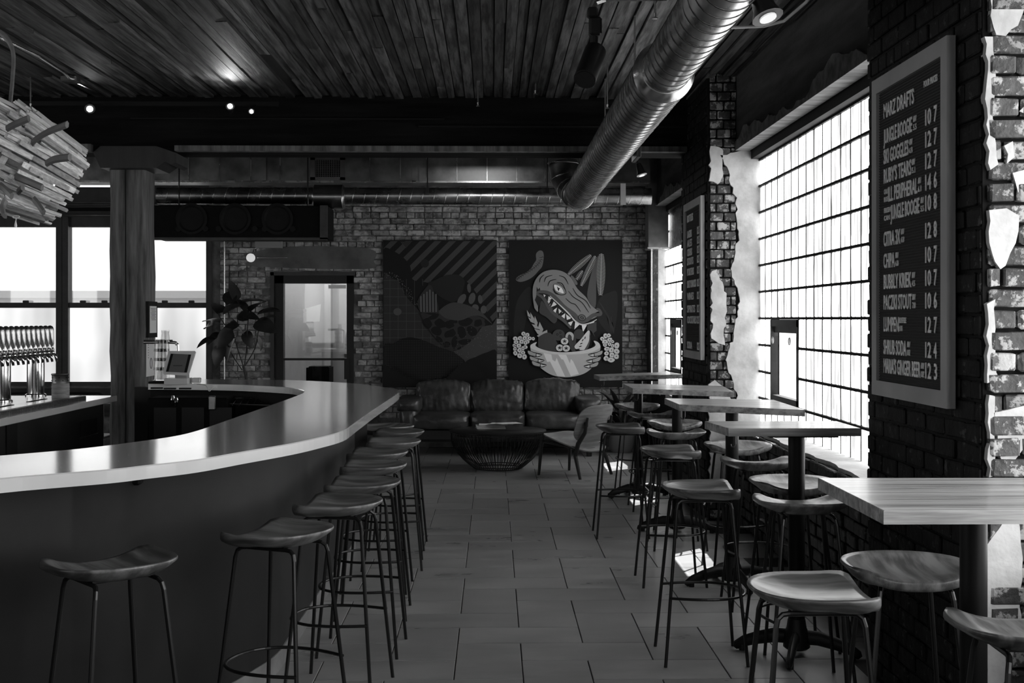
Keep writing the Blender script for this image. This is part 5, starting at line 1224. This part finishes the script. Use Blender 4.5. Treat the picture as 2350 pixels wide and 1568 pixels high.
# metal chairs and table behind the back bar by the windows
for (px, lab) in ((186, 'dark metal chair back between the coasters and the post'), (52, 'dark metal chair back between the beer tower columns')):
    c_ = wy(px, 905, 11.6); t = thing('metal_chair', lab, 'chair', (c_.x, 11.6, 0), 0, 'metal chairs near the left windows')
    x, y = c_.x, 11.6
    MB().tube(cat_rom([(x-.2, y, .45), (x-.2, y, .80), (x-.17, y, .865), (x-.1, y, .87), (x+.1, y, .87), (x+.17, y, .865), (x+.2, y, .80), (x+.2, y, .45)], 3, False), .011, 8).build('backrest', 'black_steel', t)
    for k in range(5): MB().box((x-.13+k*.06, y-.004, .48), (x-.11+k*.06, y+.004, .86)).build('slat', 'black_steel', t)
    MB().cbox((x, y+.2, .45), (.4, .4, .02), .006).build('seat', 'black_steel', t)
    for sx in (-1, 1):
        for yy in (0, .38): MB().tube([(x+sx*.19, y+yy, 0), (x+sx*.18, y+yy, .45)], .011, 8).build('leg', 'black_steel', t)
c_ = wy(250, 0, 12.6); t = thing('cafe_table', 'pale wooden cafe table by the left windows', 'table', (c_.x-.6, 12.6, 0))
MB().box((c_.x-1.6, 12.3, .72), (c_.x+.4, 13.0, .75)).build('tabletop', 'table_wood', t); MB().lathe([(.2, 0), (.2, .02), (.03, .04), (.03, .72)], (c_.x-.6, 12.65, 0), 16).build('pedestal', 'iron', t)
# ------------------------------------------------------------------ plants
def leaf_mesh(L_, w, fold=.25, droop=.3, n=7):
    vs = []; fs = []
    for i in range(n+1):
        f = i/n; ww = w*math.sin(PI*f**.8)**.75*(1 if 0 < i < n else 0)+.001; z = -droop*L_*f*f
        vs += [(L_*f, -ww, z+fold*ww), (L_*f, 0, z), (L_*f, ww, z+fold*ww)]
    for i in range(n): k = i*3; fs += [(k, k+1, k+4, k+3), (k+1, k+2, k+5, k+4)]
    top = list(vs); m = len(vs); vs += [(x, y, z-.0025) for x, y, z in top]; fs += [tuple(a_+m for a_ in f[::-1]) for f in fs]
    return vs, fs
def mk(nm, vs, fs, mt):
    me = bpy.data.meshes.new(nm); me.from_pydata(vs, [], fs); me.materials.append(M[mt]); me.shade_smooth(); return me
LA = [mk('leaf', *leaf_mesh(.30, .085, .25, .25), 'leaf'), mk('leaf', *leaf_mesh(.24, .08, .3, .4), 'leaf'), mk('leaf', *leaf_mesh(.20, .05, .2, .15), 'leaf')]
yp = 14.1; base = wy(560, 1030, yp)
pl = thing('fiddle_leaf_fig', 'tall dark broad leaved potted plant left of the door', 'plant', (base.x, yp, 0))
def pp(px, py, dy=0): return wy(px, py, yp+dy)
MB().lathe([(.0001, 0), (.15, 0), (.19, .34), (.17, .34), (.165, .30), (.0001, .30)], (base.x, yp, 0), 24).build('pot', 'pot', pl, smooth='auto')
trunk = [(base.x, yp, .3), pp(565, 880), pp(558, 840)]
MB().tube(cat_rom([Vector(v) for v in trunk], 3, False), .014, 8).build('trunk', 'stem', pl)
brs = [[(558, 840), (545, 800), (530, 745), (520, 700)], [(560, 842), (566, 800), (568, 750), (572, 715)], [(562, 840), (585, 800), (592, 765), (600, 730)], [(556, 850), (530, 810), (515, 770)], [(540, 780), (512, 740), (500, 720)]]
for br in brs: MB().tube(cat_rom([pp(x, y) for x, y in br], 3, False), .006, 6).build('stem', 'stem', pl)
q = random.Random(8)
spots = [(512, 722, 60), (505, 740, 150), (490, 745, 175), (498, 720, 120), (525, 705, 80), (540, 700, 40), (520, 735, -20), (545, 725, 10), (560, 715, 100), (575, 715, 60), (590, 722, 20), (600, 735, 30), (585, 740, -10), (570, 735, 150), (550, 745, 200), (530, 755, 230), (508, 765, 200), (495, 778, 190), (515, 790, 250), (585, 765, -40), (565, 760, -60), (540, 770, -90), (600, 715, 60), (520, 700, 110), (535, 690, 85)]
for x, y, a_ in spots:
    p = pp(x, y, q.uniform(-.15, .15)); o = inst('leaf', q.choice(LA[:2]), pl, p-pl.location, (q.uniform(-.9, .9), -math.sin(math.radians(a_))*q.uniform(.5, 1.1), math.radians(a_ if abs(a_) < 90 else a_)+q.uniform(-.6, .6)), (q.uniform(.8, 1.15),)*3)
# arching leaf plant at the right of the sofa
yq = 14.5; pb_ = wy(1425, 1031, yq); b2 = thing('arching_leaf_plant', 'potted plant with long arching leaves right of the sofa', 'plant', (pb_.x, yq, 0))
MB().lathe([(.0001, 0), (.12, 0), (.17, .12), (.18, .24), (.165, .24), (.0001, .21)], (pb_.x, yq, 0), 24).build('pot', 'grey_plastic', b2, smooth='auto')
LB = [mk('leaf', *leaf_mesh(.36, .035, .3, .45, 9), 'leaf_dark'), mk('leaf', *leaf_mesh(.31, .04, .3, .25, 8), 'leaf_dark')]
for i in range(34):
    a_ = q.uniform(0, 2*PI); e_ = -q.uniform(.5, 1.35); h0 = q.uniform(.24, .55)
    MB().tube([(pb_.x, yq, .22), (pb_.x+.05*math.cos(a_), yq+.05*math.sin(a_), h0)], .004, 5).build('stem', 'stem', b2)
    inst('leaf', q.choice(LB), b2, (.05*math.cos(a_), .05*math.sin(a_), h0), (0, e_, a_), (q.uniform(.7, 1.1),)*3)
# ------------------------------------------------------------------ finish lettering widths
bpy.context.view_layer.update()
for o, h, w in TX:
    d = o.dimensions; nh = .70 # cap height of the built-in face at size 1
    o.data.extrude = .0015; o.scale = ((w/d.x) if w and d.x > 0 else h/nh, h/nh, 1)

bpy.context.view_layer.update(); dg = bpy.context.evaluated_depsgraph_get()
for o, h, w in TX:
    me = bpy.data.meshes.new_from_object(o.evaluated_get(dg)); n = bpy.data.objects.new('lettering', me); C.objects.link(n)
    n.parent = o.parent; n.location = o.location; n.rotation_euler = o.rotation_euler; n.scale = o.scale; bpy.data.objects.remove(o)
spot((-.9, 2.2, 3.3), (-2.1, 5.2, 2.2), 55, .9, .7, nm='sculpture_fill')  # added off-view light that brightens the sculpture, no lamp modelled here
